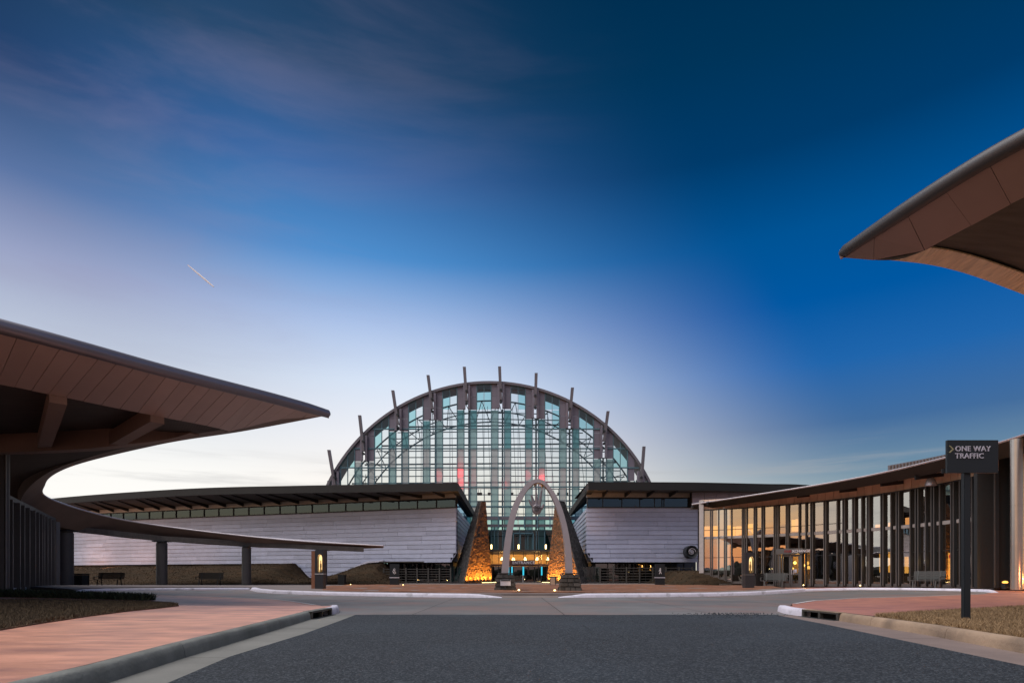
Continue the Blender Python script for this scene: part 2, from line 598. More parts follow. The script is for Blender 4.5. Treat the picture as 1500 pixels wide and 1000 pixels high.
m_berm = mat('dormant_grass_bank', (0.046, 0.034, 0.022), 0.95, spec=0.05, var=0.5, scale=1.0, bump=1.0, bscale=12, blotch=((0.062, 0.040, 0.024), 0.9, 0.42, 0.66))
m_plank = mat('zinc_plank', (0.46, 0.495, 0.63), 0.40, metal=0.25, var=0.10, scale=1.2, island=0.10, bump=0.05, bscale=3)
m_zinc2 = mat('zinc_sheet', (0.46, 0.44, 0.55), 0.42, metal=0.3, var=0.08, scale=1.0, island=0.08)
m_wallback = mat('wall_shadow_gap', (0.06, 0.058, 0.062), 0.8)
m_roof = mat('dark_bronze_metal', (0.022, 0.022, 0.021), 0.6, metal=0.3, var=0.12, scale=1.0)
m_soffit = mat('dark_soffit_boards', (0.085, 0.075, 0.066), 0.7, var=0.35, scale=2.0, stretch=(0.5, 4, 1))
m_fascia = mat('rose_fascia_panel', (0.55, 0.435, 0.41), 0.45, metal=0.25, var=0.07, scale=0.9, island=0.07)
m_fascia_r = mat('brown_fascia_panel', (0.33, 0.23, 0.21), 0.45, metal=0.25, var=0.08, scale=0.9, island=0.07)
m_tube_r = mat('dark_edge_tube', (0.085, 0.085, 0.09), 0.45, metal=0.4, var=0.08)
m_tube = mat('grey_edge_tube', (0.235, 0.23, 0.27), 0.38, metal=0.55, var=0.08, scale=1.0)
m_rim2 = mat('dark_eave_metal', (0.036, 0.040, 0.040), 0.5, metal=0.3, var=0.1)
m_rim = mat('bronze_rim', (0.20, 0.145, 0.12), 0.5, metal=0.3, var=0.15, scale=1.2)
m_tan = mat('tan_rim_boards', (0.88, 0.69, 0.50), 0.45, var=0.25, scale=3, stretch=(6, 1, 1), island=0.1)
m_beam = mat('canopy_beam_paint', (0.30, 0.215, 0.18), 0.55, var=0.1, scale=1)
m_trim = mat('pale_edge_trim', (0.55, 0.52, 0.55), 0.4, metal=0.5)
m_colr = mat('round_column_paint', (0.055, 0.052, 0.052), 0.5, var=0.12, scale=2)
m_colb = mat('pale_steel_column', (0.50, 0.46, 0.43), 0.28, metal=0.85, var=0.08)
m_dark = mat('near_black_metal', (0.022, 0.026, 0.03), 0.5, var=0.1)
m_mull = mat('mullion_bronze', (0.15, 0.147, 0.144), 0.42, metal=0.45, var=0.08)
m_gap = mat('dark_backing', (0.018, 0.022, 0.024), 0.7)
m_header = mat('copper_header_panel', (0.90, 0.66, 0.50), 0.45, metal=0.15, var=0.10, scale=2, island=0.10)
m_spand = mat('pale_spandrel', (0.52, 0.50, 0.48), 0.5, metal=0.2)
m_glass_s = glass('shop_glass', (0.42, 0.45, 0.46), 0.42, rcol=(0.92, 0.9, 0.86))
m_glass_d = glass('dark_glass', (0.10, 0.13, 0.14), 0.14)
m_glass_c = glass('clear_glass', (0.84, 0.90, 0.89), 0.015)
m_glass_u = glass('aqua_glass', (0.42, 0.72, 0.72), 0.03)
m_glass_b = glass('clerestory_glass', (0.05, 0.09, 0.12), 0.07, rcol=(0.45, 0.72, 1.0))
m_frost = frosted('frosted_aqua', (0.22, 0.36, 0.36), (0.40, 0.78, 0.74))
m_frost2 = frosted('frosted_pearl', (0.36, 0.38, 0.37), (0.74, 0.80, 0.76))
m_frost3 = frosted('frosted_teal', (0.08, 0.22, 0.23), (0.14, 0.58, 0.60))
m_hallmetal = mat('hall_grey_panel', (0.235, 0.215, 0.255), 0.45, metal=0.35, var=0.06, island=0.08)
m_fin = mat('hall_fin_steel', (0.20, 0.185, 0.205), 0.45, metal=0.4)
m_frame = mat('hall_frame_teal', (0.11, 0.22, 0.26), 0.5, metal=0.2)
m_wood = mat('far_foliage', (0.030, 0.034, 0.024), 0.95, var=0.4, scale=0.5)
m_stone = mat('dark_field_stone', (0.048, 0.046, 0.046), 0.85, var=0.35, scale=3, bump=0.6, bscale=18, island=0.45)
m_stone_lit = mat('lit_field_stone', (0.155, 0.085, 0.045), 0.8, var=0.35, scale=3, bump=0.6, bscale=18, island=0.34)  # lit-face copy of the pylon stone, uplight warmth put into its colour
m_stone_p = mat('pedestal_stone', (0.062, 0.056, 0.050), 0.85, var=0.35, scale=4, bump=0.6, bscale=20, island=0.4)
m_arch = mat('arch_brushed_steel', (0.47, 0.43, 0.44), 0.42, metal=0.55, var=0.08, scale=2)
m_brass = mat('brass_fitting', (0.65, 0.42, 0.14), 0.35, metal=0.9)
m_hand = mat('hand_steel', (0.30, 0.27, 0.28), 0.4, metal=0.6, var=0.1, scale=5)
m_bench = mat('bench_green_black', (0.007, 0.009, 0.009), 0.5)
m_bench_g = mat('bench_grey', (0.085, 0.092, 0.09), 0.5)
m_sign = mat('sign_charcoal', (0.011, 0.0155, 0.020), 0.45, var=0.06)
m_signtext = mat('sign_pale_lettering', (0.50, 0.48, 0.56), 0.6, var=0.03)
m_signgold = mat('sign_olive_arrow', (0.30, 0.28, 0.16), 0.6, var=0.03)
m_plaque = mat('pale_plaque', (0.55, 0.55, 0.62), 0.5)
m_kiosk = mat('kiosk_dark_panel', (0.030, 0.030, 0.034), 0.5)
m_kiosk_s = mat('kiosk_brown_side', (0.26, 0.11, 0.06), 0.5)
m_white_e = mat('white_emblem', (0.75, 0.74, 0.76), 0.5)
m_redletter = mat('dark_red_lettering', (0.30, 0.045, 0.05), 0.5)
m_entr = mat('entrance_band_brown', (0.12, 0.055, 0.045), 0.5)
m_inwall = mat('interior_cream', (0.66, 0.46, 0.26), 0.7)
m_steel = mat('steel_frame', (0.10, 0.095, 0.085), 0.5, metal=0.5)
e_amber = emit('amber_light', (1.0, 0.50, 0.10), 3.2)
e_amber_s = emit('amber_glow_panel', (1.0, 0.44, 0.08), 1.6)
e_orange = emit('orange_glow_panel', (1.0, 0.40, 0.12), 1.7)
e_lamp = emit('lamp_glow', (1.0, 0.70, 0.28), 4.0)
e_cyan = emit('cyan_strip', (0.05, 0.55, 0.75), 0.75)
e_niche = emit('niche_glow', (1.0, 0.62, 0.26), 1.15)
e_redl = emit('red_sign_glow', (1.0, 0.08, 0.04), 1.0)

def point(name, loc, col, power, rad=0.1):
    l = bpy.data.lights.new(name, 'POINT')
    l.energy = power
    l.color = col
    l.shadow_soft_size = rad
    o = bpy.data.objects.new(name, l)
    COL.objects.link(o)
    o.location = loc
    return o
def area(name, loc, aim, sx, sy, col, power):
    l = bpy.data.lights.new(name, 'AREA')
    l.shape = 'RECTANGLE'
    l.size, l.size_y = sx, sy
    l.energy = power
    l.color = col
    o = bpy.data.objects.new(name, l)
    COL.objects.link(o)
    o.location = loc
    d = Vector(aim) - Vector(loc)
    o.rotation_euler = d.to_track_quat('-Z', 'Y').to_euler()
    return o
WARM = (1.0, 0.50, 0.13)

# ================================================================== SETTING: the ground
g = MB()
xs = [-4000, -800, -200, -90, -45, -30, -20, -12, -6, 0, 6, 12, 20, 30, 45, 90, 200, 800, 4000]
ys = [-4000, -800, -200, -60, -20, -5, 3, 8, 12, 16, 22, 28, 34, 40, 46, 60, 90, 200, 800, 4000]
vs = [(x, y, h0(x, y) - 0.06) for y in ys for x in xs]
nx = len(xs)
g.add(vs, [(j * nx + i, j * nx + i + 1, (j + 1) * nx + i + 1, (j + 1) * nx + i) for j in range(len(ys) - 1) for i in range(nx - 1)])
structure(g.build('ground', m_ground))

AL = [(-2.4, -14), (-2.6, 2), (-2.73, 4.6), (-2.97, 6.1), (-3.05, 8.5), (-3.25, 10.9), (-3.42, 12.7)]
AR = [(4.4, -14), (4.6, 3), (4.83, 5.47), (5.15, 7.7), (5.5, 10.2), (5.75, 12.65)]
KL = [(-2.85, -14), (-3.0, 0), (-3.1, 3.0), (-3.21, 4.6), (-3.4, 6), (-3.65, 8.5), (-3.95, 11.4)]
KR = [(5.1, -14), (5.2, 2), (5.4, 4.5), (5.6, 6.3), (5.98, 8.4), (6.2, 11.0)]
WL = [(-3.95, 12.7), (-4.0, 13.4), (-4.2, 14.1), (-4.65, 14.7)]
WR = [(6.1, 12.2), (6.15, 13.1), (6.4, 14.0), (6.9, 14.6)]
# asphalt drive, its far edge ragged where the paver stopped
edge = []
for i in range(41):
    t = i / 40
    edge.append((AL[-1][0] * (1 - t) + AR[-1][0] * t, 12.7 + 0.05 * math.sin(t * 9) + random.uniform(-0.035, 0.035)))
structure(fill(AL + edge[1:-1] + AR[::-1], h0, 0.9, 0.004).build('asphalt_road', m_asphalt))
# gutters
def clip(poly, a, b, c):           # keep a*x+b*y<=c
    out = []
    for i in range(len(poly)):
        p, q = poly[i], poly[(i + 1) % len(poly)]
        dp, dq = a * p[0] + b * p[1] - c, a * q[0] + b * q[1] - c
        if dp <= 0:
            out.append(p)
        if (dp < 0 < dq) or (dq < 0 < dp):
            t = dp / (dp - dq)
            out.append((p[0] + (q[0] - p[0]) * t, p[1] + (q[1] - p[1]) * t))
    return out
for poly, br in ((AL[:-1] + [(-3.42, 12.66)] + [(-3.95, 12.66)] + KL[::-1], (-14, -6, -2.5, 1.5, 6.05, 9.4, 13)),
                 (AR[:-1] + [(5.75, 12.62)] + [(6.1, 12.62), (6.1, 12.2)] + KR[::-1], (-14, -6, -2, 2.8, 7.9, 9.9, 13))):
    for y0, y1 in zip(br, br[1:]):
        structure(fill(clip(clip(poly, 0, 1, y1 - 0.006), 0, -1, -y0 - 0.006), h0, 0.8, 0.0).build('gutter', m_gutter if poly[0][0] < 0 else m_gutter_r))

# far kerb lines, as ground points
kl_loop = [gp(*p) for p in ((118, 868.2), (130, 865.9), (165, 864.8), (200, 864.3), (300, 863.5), (366, 863.3))]
kl_main = [gp(*p) for p in ((366, 863.6), (376, 866.5), (400, 868.6), (450, 870.4), (540, 872.6), (640, 874.2), (700, 874.8), (735, 875.0))]
kr_main = [gp(*p) for p in ((818, 874.9), (900, 874.3), (1000, 873.5), (1060, 872.5), (1110, 870.8), (1150, 868.4), (1180, 866.2))]
kr_loop = [gp(*p) for p in ((1180, 865.6), (1215, 864.2), (1260, 863.5), (1330, 863.7), (1400, 865.0), (1440, 866.4), (1453, 867.8))]
nl = [gp(*p) for p in ((140, 870.5), (240, 871.6), (300, 873), (400, 877.5), (430, 880.5), (465, 886))]
nr = [gp(*p) for p in ((1160, 884), (1190, 879.5), (1260, 875.6), (1340, 873.6), (1440, 869.6))]
conc = [(-3.42, 12.72), (5.75, 12.68), (6.1, 12.66)] + WR + nr + kr_loop[::-1] + kr_main[::-1] + kl_main[::-1] + kl_loop[::-1] + nl + WL[::-1]

def clip(poly, a, b, c):           # keep a*x+b*y<=c
    out = []
    for i in range(len(poly)):
        p, q = poly[i], poly[(i + 1) % len(poly)]
        dp, dq = a * p[0] + b * p[1] - c, a * q[0] + b * q[1] - c
        if dp <= 0:
            out.append(p)
        if (dp < 0 < dq) or (dq < 0 < dp):
            t = dp / (dp - dq)
            out.append((p[0] + (q[0] - p[0]) * t, p[1] + (q[1] - p[1]) * t))
    return out
sub = fill(conc, h0, 1.6, -0.03).build('concrete_road', m_gap)
structure(sub)
gx = [-30, -19, -14, -9.6, -5.6, -2.2, 1.15, 4.5, 7.9, 12, 16, 30]
gy = [10, 16.3, 20.2, 26, 40]
for i in range(len(gx) - 1):
    for j in range(len(gy) - 1):
        q = 0.009
        p = clip(clip(clip(clip(conc, 1, 0, gx[i + 1] - q), -1, 0, -gx[i] - q), 0, 1, gy[j + 1] - q), 0, -1, -gy[j] - q)
        ar = 0.5 * abs(sum(p[k][0] * p[(k + 1) % len(p)][1] - p[(k + 1) % len(p)][0] * p[k][1] for k in range(len(p)))) if len(p) > 2 else 0
        if ar < 0.3:
            continue
        cl = [p[0]]
        for v in p[1:]:
            if (v[0] - cl[-1][0]) ** 2 + (v[1] - cl[-1][1]) ** 2 > 1e-5:
                cl.append(v)
        try:
            fill(cl, h0, 1.6, 0.0).build('concrete_slab', m_concrete, sub)
        except Exception as ex:
            print('slab', ex)

def kerb(name, pts, m, side, w=0.15, hh=0.15, ends=(None, None), back=0.02, parent=None):
    """rounded kerb: pts run along the foot of its face, side=+1 when the kerb lies left of the run"""
    P = [Vector((p[0], p[1])) for p in pts]
    # resample
    Q = []
    for i in range(len(P) - 1):
        n_ = max(1, int((P[i + 1] - P[i]).length / 0.5))
        Q += [P[i].lerp(P[i + 1], k / n_) for k in range(n_)]
    Q.append(P[-1])
    n = len(Q)
    prof = [(0, -0.02), (0.012, 0.55), (0.03, 0.86), (0.06, 1.0), (w, 1.0), (w + 0.001, -0.02)]
    rows = []
    for i, p in enumerate(Q):
        d = (Q[min(i + 1, n - 1)] - Q[max(i - 1, 0)]).normalized()
        nn = Vector((-d.y, d.x)) * side
        s_ = 1.0
        L0 = (p - Q[0]).length; L1 = (p - Q[-1]).length
        if ends[0]: s_ = min(s_, 0.15 + 0.85 * sstep(L0, 0, ends[0]))
        if ends[1]: s_ = min(s_, 0.15 + 0.85 * sstep(L1, 0, ends[1]))
        rows.append([Vector((p.x + nn.x * a, p.y + nn.y * a, h0(p.x, p.y) + b * hh * s_ + random.uniform(-0.002, 0.002))) for a, b in prof])
    mb = MB()
    k = len(prof)
    mb.add([v for r in rows for v in r], [(i * k + j, i * k + j + 1, (i + 1) * k + j + 1, (i + 1) * k + j) for i in range(n - 1) for j in range(k - 1)] + [tuple(range(k)), tuple(range((n - 1) * k, n * k))])
    return structure(mb.build(name, m, parent, sm=True))
# near kerbs are cast in lengths with open joints
def kerb_run(pts, m, side, brk):
    P = [Vector(p) for p in pts]
    cut = []
    acc = [P[0]]
    for i in range(len(P) - 1):
        a, b = P[i], P[i + 1]
        ins = sorted(y for y in brk if a.y < y < b.y)
        for y in ins:
            q = a.lerp(b, (y - a.y) / (b.y - a.y))
            e = (b - a).normalized() * 0.006
            acc.append(q - e); cut.append(acc); acc = [q + e]
        acc.append(b)
    cut.append(acc)
    for c in cut:
        kerb('kerb', c, m, side)
kerb_run(KL, m_kerb, 1, (-6, -2.5, 1.5, 6.05, 9.4))
kerb_run(KR, m_kerb_r, -1, (-6, -2, 2.8, 7.9, 9.9))
kerb('white_kerb', WL, m_white, 1, w=0.17, ends=(None, 0.8))
kerb('white_kerb', WR, m_white, -1, w=0.17, ends=(None, 0.8))
kerb('white_kerb', kl_loop, m_white, 1, w=0.2, hh=0.10, ends=(1.0, None))
kerb('white_kerb', kl_main, m_white, 1, w=0.2, ends=(0.6, 1.2))
kerb('white_kerb', kr_main, m_white, 1, w=0.2, ends=(1.2, None))
kerb('white_kerb', kr_loop, m_white, 1, w=0.2, hh=0.10, ends=(None, 1.0))
for run in (nl, nr):
    mb = MB()
    A, B = [], []
    for i, p in enumerate(run):
        d = (Vector(run[min(i + 1, len(run) - 1)]) - Vector(run[max(i - 1, 0)])).normalized()
        A.append((p[0] + d.y * 0.02, p[1] - d.x * 0.02, hs(*p) + 0.012))
        B.append((p[0] + d.y * 0.14, p[1] - d.x * 0.14, hs(p[0] + d.y * 0.14, p[1] - d.x * 0.14) + 0.012))
    mb.strip(A, B)
    structure(mb.build('painted_line', m_line))

# flush ramp between the two white kerbs
a_, b_2 = Vector(kl_main[-1]), Vector(kr_main[0])
mb = MB()
A = [a_.lerp(b_2, k / 8) for k in range(9)]
mb.strip([(p.x, p.y - 0.01, h0(p.x, p.y) + 0.002) for p in A], [(p.x, p.y + 0.45, hp(p.x, p.y) + 0.004) for p in A])
structure(mb.build('kerb_ramp', m_plaza))
cr = [gp(853, 914), gp(858, 918.5), gp(862, 920), gp(866, 926), gp(873, 931)]
mb = MB()
mb.strip([(p[0] - 0.012 * (0.4 + (i % 2)), p[1], 0.0075) for i, p in enumerate(cr)], [(p[0] + 0.010, p[1] + 0.01, 0.0075) for p in cr])
structure(mb.build('crack', m_gap))
mb = MB()
for k in range(420):
    x_, y_ = gp(random.gauss(1065, 34), 897.5 + random.uniform(0, 1) ** 1.3 * 8)
    q_ = random.uniform(0.004, 0.017)
    mb.tube([(x_, y_, 0.0), (x_ + random.uniform(-.01, .01), y_, 0.006 + q_ * 0.6)], [q_, q_ * 0.6], 5)
tag(mb.build('asphalt_crumbs', m_asphalt), 'loose dark asphalt crumbs along the ragged end of the paving', 'crumbs', kind='stuff')
# pavements
def off(pts, d, side):
    out = []
    for i, p in enumerate(pts):
        t = (Vector(pts[min(i + 1, len(pts) - 1)][:2]) - Vector(pts[max(i - 1, 0)][:2])).normalized()
        out.append((p[0] - t.y * d * side, p[1] + t.x * d * side))
    return out
KLb = off(KL + WL, 0.155, 1)
KRb = off(KR + WR, 0.155, -1)
tipL = kl_loop[0]
left_walk = KLb + nl[::-1] + [tipL, (-24, 28.5), (-42, 34), (-42, -14)]
structure(fill(left_walk, hs, 1.3).build('pavement', m_red))
KRb_ = off(KR, 0.155, -1)
WRb_ = off(WR, 0.175, -1)
gr_edge = [gp(1500, 888.6, hs), gp(1410, 893.6, hs), gp(1340, 897.5, hs), gp(1290, 901, hs)]
right_walk = [(6.33, 10.2), (6.36, 11.0)] + WRb_ + nr + [kr_loop[-1]] + off(kr_loop, 0.2, 1)[::-1] + [(11.5, 31), (13.4, 43), (36, 43), (36, 12.9)] + gr_edge
structure(fill(right_walk, hs, 1.3).build('pavement', m_red2))
verge = KRb_[:-1] + [(6.33, 10.15)] + gr_edge[::-1] + [(36, 12.85), (36, -14)]
vg = structure(fill(verge, lambda x, y: hs(x, y) + 0.012 * math.sin(x * 3.1) * math.sin(y * 2.3), 0.7, 0.004, 0.06).build('verge', m_lawn_r))
# the forecourt behind the main kerb
kfront = off(kl_loop, 0.2, 1) + off(kl_main, 0.2, 1) + off(kr_main, 0.2, 1)
plaza = [(-42, 34.1), (-24, 28.6)] + kfront + [(11.4, 31.1), (13.3, 43.1), (40, 43.1), (40, 95), (-90, 95), (-90, 34.1)]
structure(fill(plaza, hp, 3.0, 0.0, 0.2).build('forecourt', m_plaza))
mfront = [p for p in off(kl_main, 1.15, 1)[3:]] + off(kr_main, 1.15, 1)[:5]
def mz(x, y):
    return hp(x, y) + 0.02 + 0.03 * math.sin(x * 1.7) * math.sin(y * 1.1 + x)
mulch = mfront + [gp(1150, 860.5, hp), (15.6, 41.5), (11.5, 46.5), (-13, 46.5), gp(472, 858.8, hp)]
structure(fill(mulch, mz, 0.9, 0.0, 0.1).build('mulch_bed', m_mulch))
# lawn on the left
lawn = [gp(*p, hs) for p in ((0, 881), (100, 880.6), (190, 881.2), (235, 883.6), (262, 887.4), (235, 890.5), (190, 895), (130, 902.5), (60, 913), (0, 923))] + [(-12, 5.5), (-30, 4), (-30, 14.5)]
structure(fill(lawn, hs, 0.8, 0.02, 0.05).build('lawn', m_lawn))

def blades(name, poly, n, zf, hgt, m, wid=0.006, near=None):
    xs_ = [p[0] for p in poly]; ys_ = [p[1] for p in poly]
    vs_, fs_ = [], []
    c = 0
    def inside(x, y):
        r = False
        j = len(poly) - 1
        for i in range(len(poly)):
            if (poly[i][1] > y) != (poly[j][1] > y) and x < (poly[j][0] - poly[i][0]) * (y - poly[i][1]) / (poly[j][1] - poly[i][1]) + poly[i][0]:
                r = not r
            j = i
        return r
    tries = 0
    while c < n and tries < n * 12:
        tries += 1
        x = random.uniform(min(xs_), max(xs_)); y = random.uniform(min(ys_), max(ys_))
        if not inside(x, y) or abs(x) > 0.95 * y + 1:
            continue
        z = zf(x, y)
        a = random.uniform(0, 6.283)
        w = wid * random.uniform(0.7, 1.6) * (1 + y / 12)
        h_ = hgt * random.uniform(0.4, 1.2)
        lx, ly = random.gauss(0, 0.5) * h_, random.gauss(0, 0.5) * h_
        k = len(vs_)
        vs_ += [(x - w * math.cos(a), y - w * math.sin(a), z), (x + w * math.cos(a), y + w * math.sin(a), z), (x + lx, y + ly, z + h_)]
        fs_.append((k, k + 1, k + 2))
        c += 1
    me = bpy.data.meshes.new(name)
    me.from_pydata(vs_, [], fs_)
    me.materials.append(m)
    o = bpy.data.objects.new(name, me)
    COL.objects.link(o)
    return o
tag(blades('dry_grass', lawn, 80000, lambda x, y: hs(x, y) + 0.02, 0.06, m_blade, 0.003), 'short dry brown grass on the lawn left of the drive', 'grass', kind='stuff')
tag(blades('verge_grass', [p for p in verge if p[0] < 14] + [(14, 12.5), (14, 4)], 80000, lambda x, y: hs(x, y) + 0.0, 0.065, m_blade_r, 0.003), 'straw coloured grass on the verge under the traffic sign', 'grass', kind='stuff')
hedge = [(-19, 18.0), (-11.2, 17.75), (-11.2, 18.25), (-19, 19.3)]
tag(blades('border_grass', hedge, 9000, lambda x, y: hs(x, y), 0.22, m_blade_g, 0.012), 'low dark green border of grass in front of the glass wall', 'grass', kind='stuff')

# the far-off wood behind the camera, seen mirrored in the shop glass
mb = MB()
for k in range(640):
    an = R(random.uniform(125, 275))
    rr_ = random.uniform(150, 175)
    x, y = rr_ * math.cos(an), rr_ * math.sin(an)
    hh_ = random.uniform(3.5, 6.5) * (1 + 0.35 * math.sin(an * 9))
    w_ = random.uniform(2.0, 4.5)
    pr_ = [(0.25, 0.0), (0.3, 1.0), (w_, 0.35 * hh_), (w_ * random.uniform(.6, 1), 0.7 * hh_), (w_ * 0.25, hh_)]
    mb.lathe((x, y, -0.1), pr_, 7)
tag(mb.build('distant_wood', m_wood), 'dark wood on the horizon behind the viewer', 'wood', kind='stuff')

# grass banks in front of the gallery walls
def bank_top(x):
    k = [(-70, 1.7), (-45, 1.95), (-30, 2.0), (-22.6, 2.15), (-20.6, 0.5), (-18.9, 0.5), (-17.2, 1.1), (-14.4, 2.0), (-12.4, 2.15), (-11.4, 0.9), (-10.6, 0.2)]
    if x <= k[0][0]: return k[0][1]
    for (a, za), (b, zb) in zip(k, k[1:]):
        if a <= x <= b:
            return za + (zb - za) * (x - a) / (b - a)
    return 0.2
wall_line = [(-5.3, 55.0), (-12.8, 57.3), (-23, 60.6), (-33.9, 64.0), (-48.6, 68.8), (-64, 76)]
def wall_y(x):
    for (a, ya), (b, yb) in zip(wall_line, wall_line[1:]):
        if b <= x <= a:
            return ya + (yb - ya) * (x - a) / (b - a)
    return wall_line[0][1] if x > -5.3 else wall_line[-1][1]
mb = MB()
xx = [-64 + i * 0.6 for i in range(91)]
nu = 14
for x in xx:
    y1 = wall_y(x) + 0.3
    y0 = 46.2 + 0.8 * math.sin(x * 0.25) + max(0, (-30 - x)) * 0.15
    for j in range(nu):
        t = j / (nu - 1)
        y = y0 + (y1 - y0) * t
        z = 0.14 + (bank_top(x) - 0.14) * sstep(t, 0, 0.95) + 0.05 * math.sin(x * 1.3 + y * 0.7) * sstep(t, 0, 0.2)
        mb.v.append(Vector((x, y, z)))
for i in range(len(xx) - 1):
    for j in range(nu - 1):
        mb.f.append((i * nu + j, i * nu + j + 1, (i + 1) * nu + j + 1, (i + 1) * nu + j))
structure(mb.build('grass_bank', m_berm, sm=True))
mb = MB()
for i in range(16):
    x = 12.6 + i * 0.5
    for j in range(10):
        y = 42.2 + j * 1.5 - max(0, x - 14) * 0.25
        z = 0.13 + 1.15 * sstep(j / 9, 0, 0.5) * sstep(x, 12.6, 14.5)
        mb.v.append(Vector((x, y, z)))
for i in range(15):
    for j in range(9):
        mb.f.append((i * 10 + j, i * 10 + j + 1, (i + 1) * 10 + j + 1, (i + 1) * 10 + j))
structure(mb.build('grass_bank', m_berm, sm=True))
# tufts on the banks
vs_, fs_ = [], []
bank = [o for o in bpy.data.objects if o.name.startswith('grass_bank')]
for ob in bank:
    me = ob.data
    for p in me.polygons:
        c_ = p.center
        if c_.z < 0.1: continue
        for k in range(22 if p.area < 2 else 30):
            a_, b_, c3, d_ = [me.vertices[i].co for i in p.vertices]
            u, v = random.random(), random.random()
            q = a_.lerp(b_, u).lerp(d_.lerp(c3, u), v)
            t = random.uniform(0, 6.28); w_ = random.uniform(0.02, 0.05); h_ = random.uniform(0.02, 0.09)
            n0 = len(vs_)
            vs_ += [(q.x - w_ * math.cos(t), q.y - w_ * math.sin(t), q.z - 0.02), (q.x + w_ * math.cos(t), q.y + w_ * math.sin(t), q.z - 0.02), (q.x + random.gauss(0, .08), q.y + random.gauss(0, .08), q.z + h_)]
            fs_.append((n0, n0 + 1, n0 + 2))
me = bpy.data.meshes.new('bank_grass')
me.from_pydata(vs_, [], fs_)
me.materials.append(mat('bank_tufts', (0.062, 0.044, 0.028), 0.95, spec=0.05, var=0.5, scale=0.5, island=0.35))
ob = bpy.data.objects.new('bank_grass', me)
COL.objects.link(ob)
tag(ob, 'dormant brown grass tufts on the banks below the gallery wings', 'grass', kind='stuff')
# pale concrete edgings down both sides of the gap in the bank
for pts in (((-22.9, 2.2), (-20.7, 0.6)), ((-15.6, 1.72), (-14.2, 2.22), (-12.6, 2.3))):
    mb = MB()
    for (xa, za), (xb, zb) in zip(pts, pts[1:]):
        mb.bar((xa, wall_y(xa) - 0.25, za), (xb, wall_y(xb) - 0.25, zb), 0.3, 0.16)
    structure(mb.build('edging', m_white))

# unseen wall washers, added to warm the far end of the left wing
for i, (x_, nm) in enumerate(((-51.0, 'leftmost'), (-44.0, 'middle'), (-37.0, 'rightmost'))):
    y_ = wall_y(x_) - 5.2
    zb_ = 1.25
    t = thing('added_wall_washer', 'small dark added wall washer in the bank under the left wing, %s of three' % nm, 'spotlight', (x_, y_, zb_), 'added wall washers on the bank')
    MB().box(x_ - 0.14, x_ + 0.14, y_ - 0.08, y_ + 0.08, zb_ - 0.25, zb_ + 0.22).build('housing', m_dark, t)
    MB().box(x_ - 0.11, x_ + 0.11, y_ + 0.081, y_ + 0.10, zb_ + 0.05, zb_ + 0.18).build('lens', e_lamp, t)
    l = bpy.data.lights.new('added_washer_lamp', 'SPOT')
    l.energy = (900, 620, 260)[i]
    l.color = (1.0, 0.47, 0.28)
    l.spot_size = R(115); l.spot_blend = 1.0; l.shadow_soft_size = 0.3
    o = bpy.data.objects.new('added_washer_lamp', l)
    COL.objects.link(o)
    o.location = (x_, y_ + 0.15, zb_ + 0.4)
    o.rotation_euler = (Vector((x_ + 1.6, wall_y(x_), 4.4)) - o.location).to_track_quat('-Z', 'Y').to_euler()
# vapour trail
mb = MB()
a, b = at(275, 388, 2500), at(313, 420, 2500)
mb.tube([a, a.lerp(b, 0.3), a.lerp(b, 0.7), b], [1.6, 3.0, 3.4, 2.2], 8)
m_vap = mat('vapour', (1.0, 0.97, 0.95), 1.0, var=0.0)
tag(mb.build('vapour_trail', m_vap), 'thin white vapour trail high in the sky on the left', 'vapour trail')

# ================================================================== GLASS HALL
HY = 74.0
HS = HY / F
HCX, HCZ, HR = (717 - 750) * HS, EYE + (843 - 822) * HS, 260 * HS
hx = lambda px: (px - 750) * HS
hz = lambda py: EYE + (HZ - py) * HS
hall = thing('glass_hall', 'half-round hall of clear and frosted glass with leaning steel masts along its curved rim', 'hall', (HCX, HY, 0.1))
def arc_z(x, r=HR):
    d = r * r - (x - HCX) ** 2
    return HCZ + math.sqrt(d) if d > 0 else -1
def cell(x0, x1, z0, z1, r=HR, y0=HY, th=0.06):
    """a pane cut off by the curve of the roof"""
    n = 6
    top, bot = [], []
    for i in range(n + 1):
        x = x0 + (x1 - x0) * i / n
        zt = min(z1, arc_z(x, r))
        if zt > z0 + 0.03:
            top.append((x, y0, zt)); bot.append((x, y0, z0))
    if len(top) < 2:
        return None
    if all(abs(t[2] - z1) < 1e-6 for t in top):
        top, bot = [top[0], top[-1]], [bot[0], bot[-1]]
    else:
        bot = [bot[0], bot[-1]]
    return MB().prism(bot + top[::-1], (0, th, 0))
rows_px = [846, 826, 806, 785, 770, 756.5, 741.5, 713, 685, 657, 628.5, 600, 571, 555]
rows = [hz(p) for p in rows_px]
clear_c = [709 + 49.9 * k for k in range(-5, 6)]
solid_c = [709 + 24.9 + 49.9 * k for k in range(-5, 5)]
panel_b = {0: 704, 1: 675.5, 2: 631.5, 3: 615.5, 4: 600, 5: 599, 6: 613.5, 7: 628, 8: 671.5, 9: 704}
HW = 10.2
low_band = hz(757)
def hall_part(mb, name, m, sub=None):
    if mb is not None and mb.v:
        return mb.build(name, m, sub or hall)
for c in clear_c:
    for s in (-1, 1):
        xa, xb = sorted((hx(c + s * 0.6), hx(c + s * HW)))
        for z0, z1 in zip(rows, rows[1:]):
            if z1 < 3.4: continue
            up = z0 > hz(640)
            pm = m_glass_u if (arc_z((xa + xb) / 2) - z0 < 4.5 and random.random() < 0.85 and z0 > 12) else m_glass_c
            if z1 <= low_band + 0.2: pm = m_glass_u
            hall_part(cell(xa, xb, z0 + 0.05, z1 - 0.05), 'pane', pm)
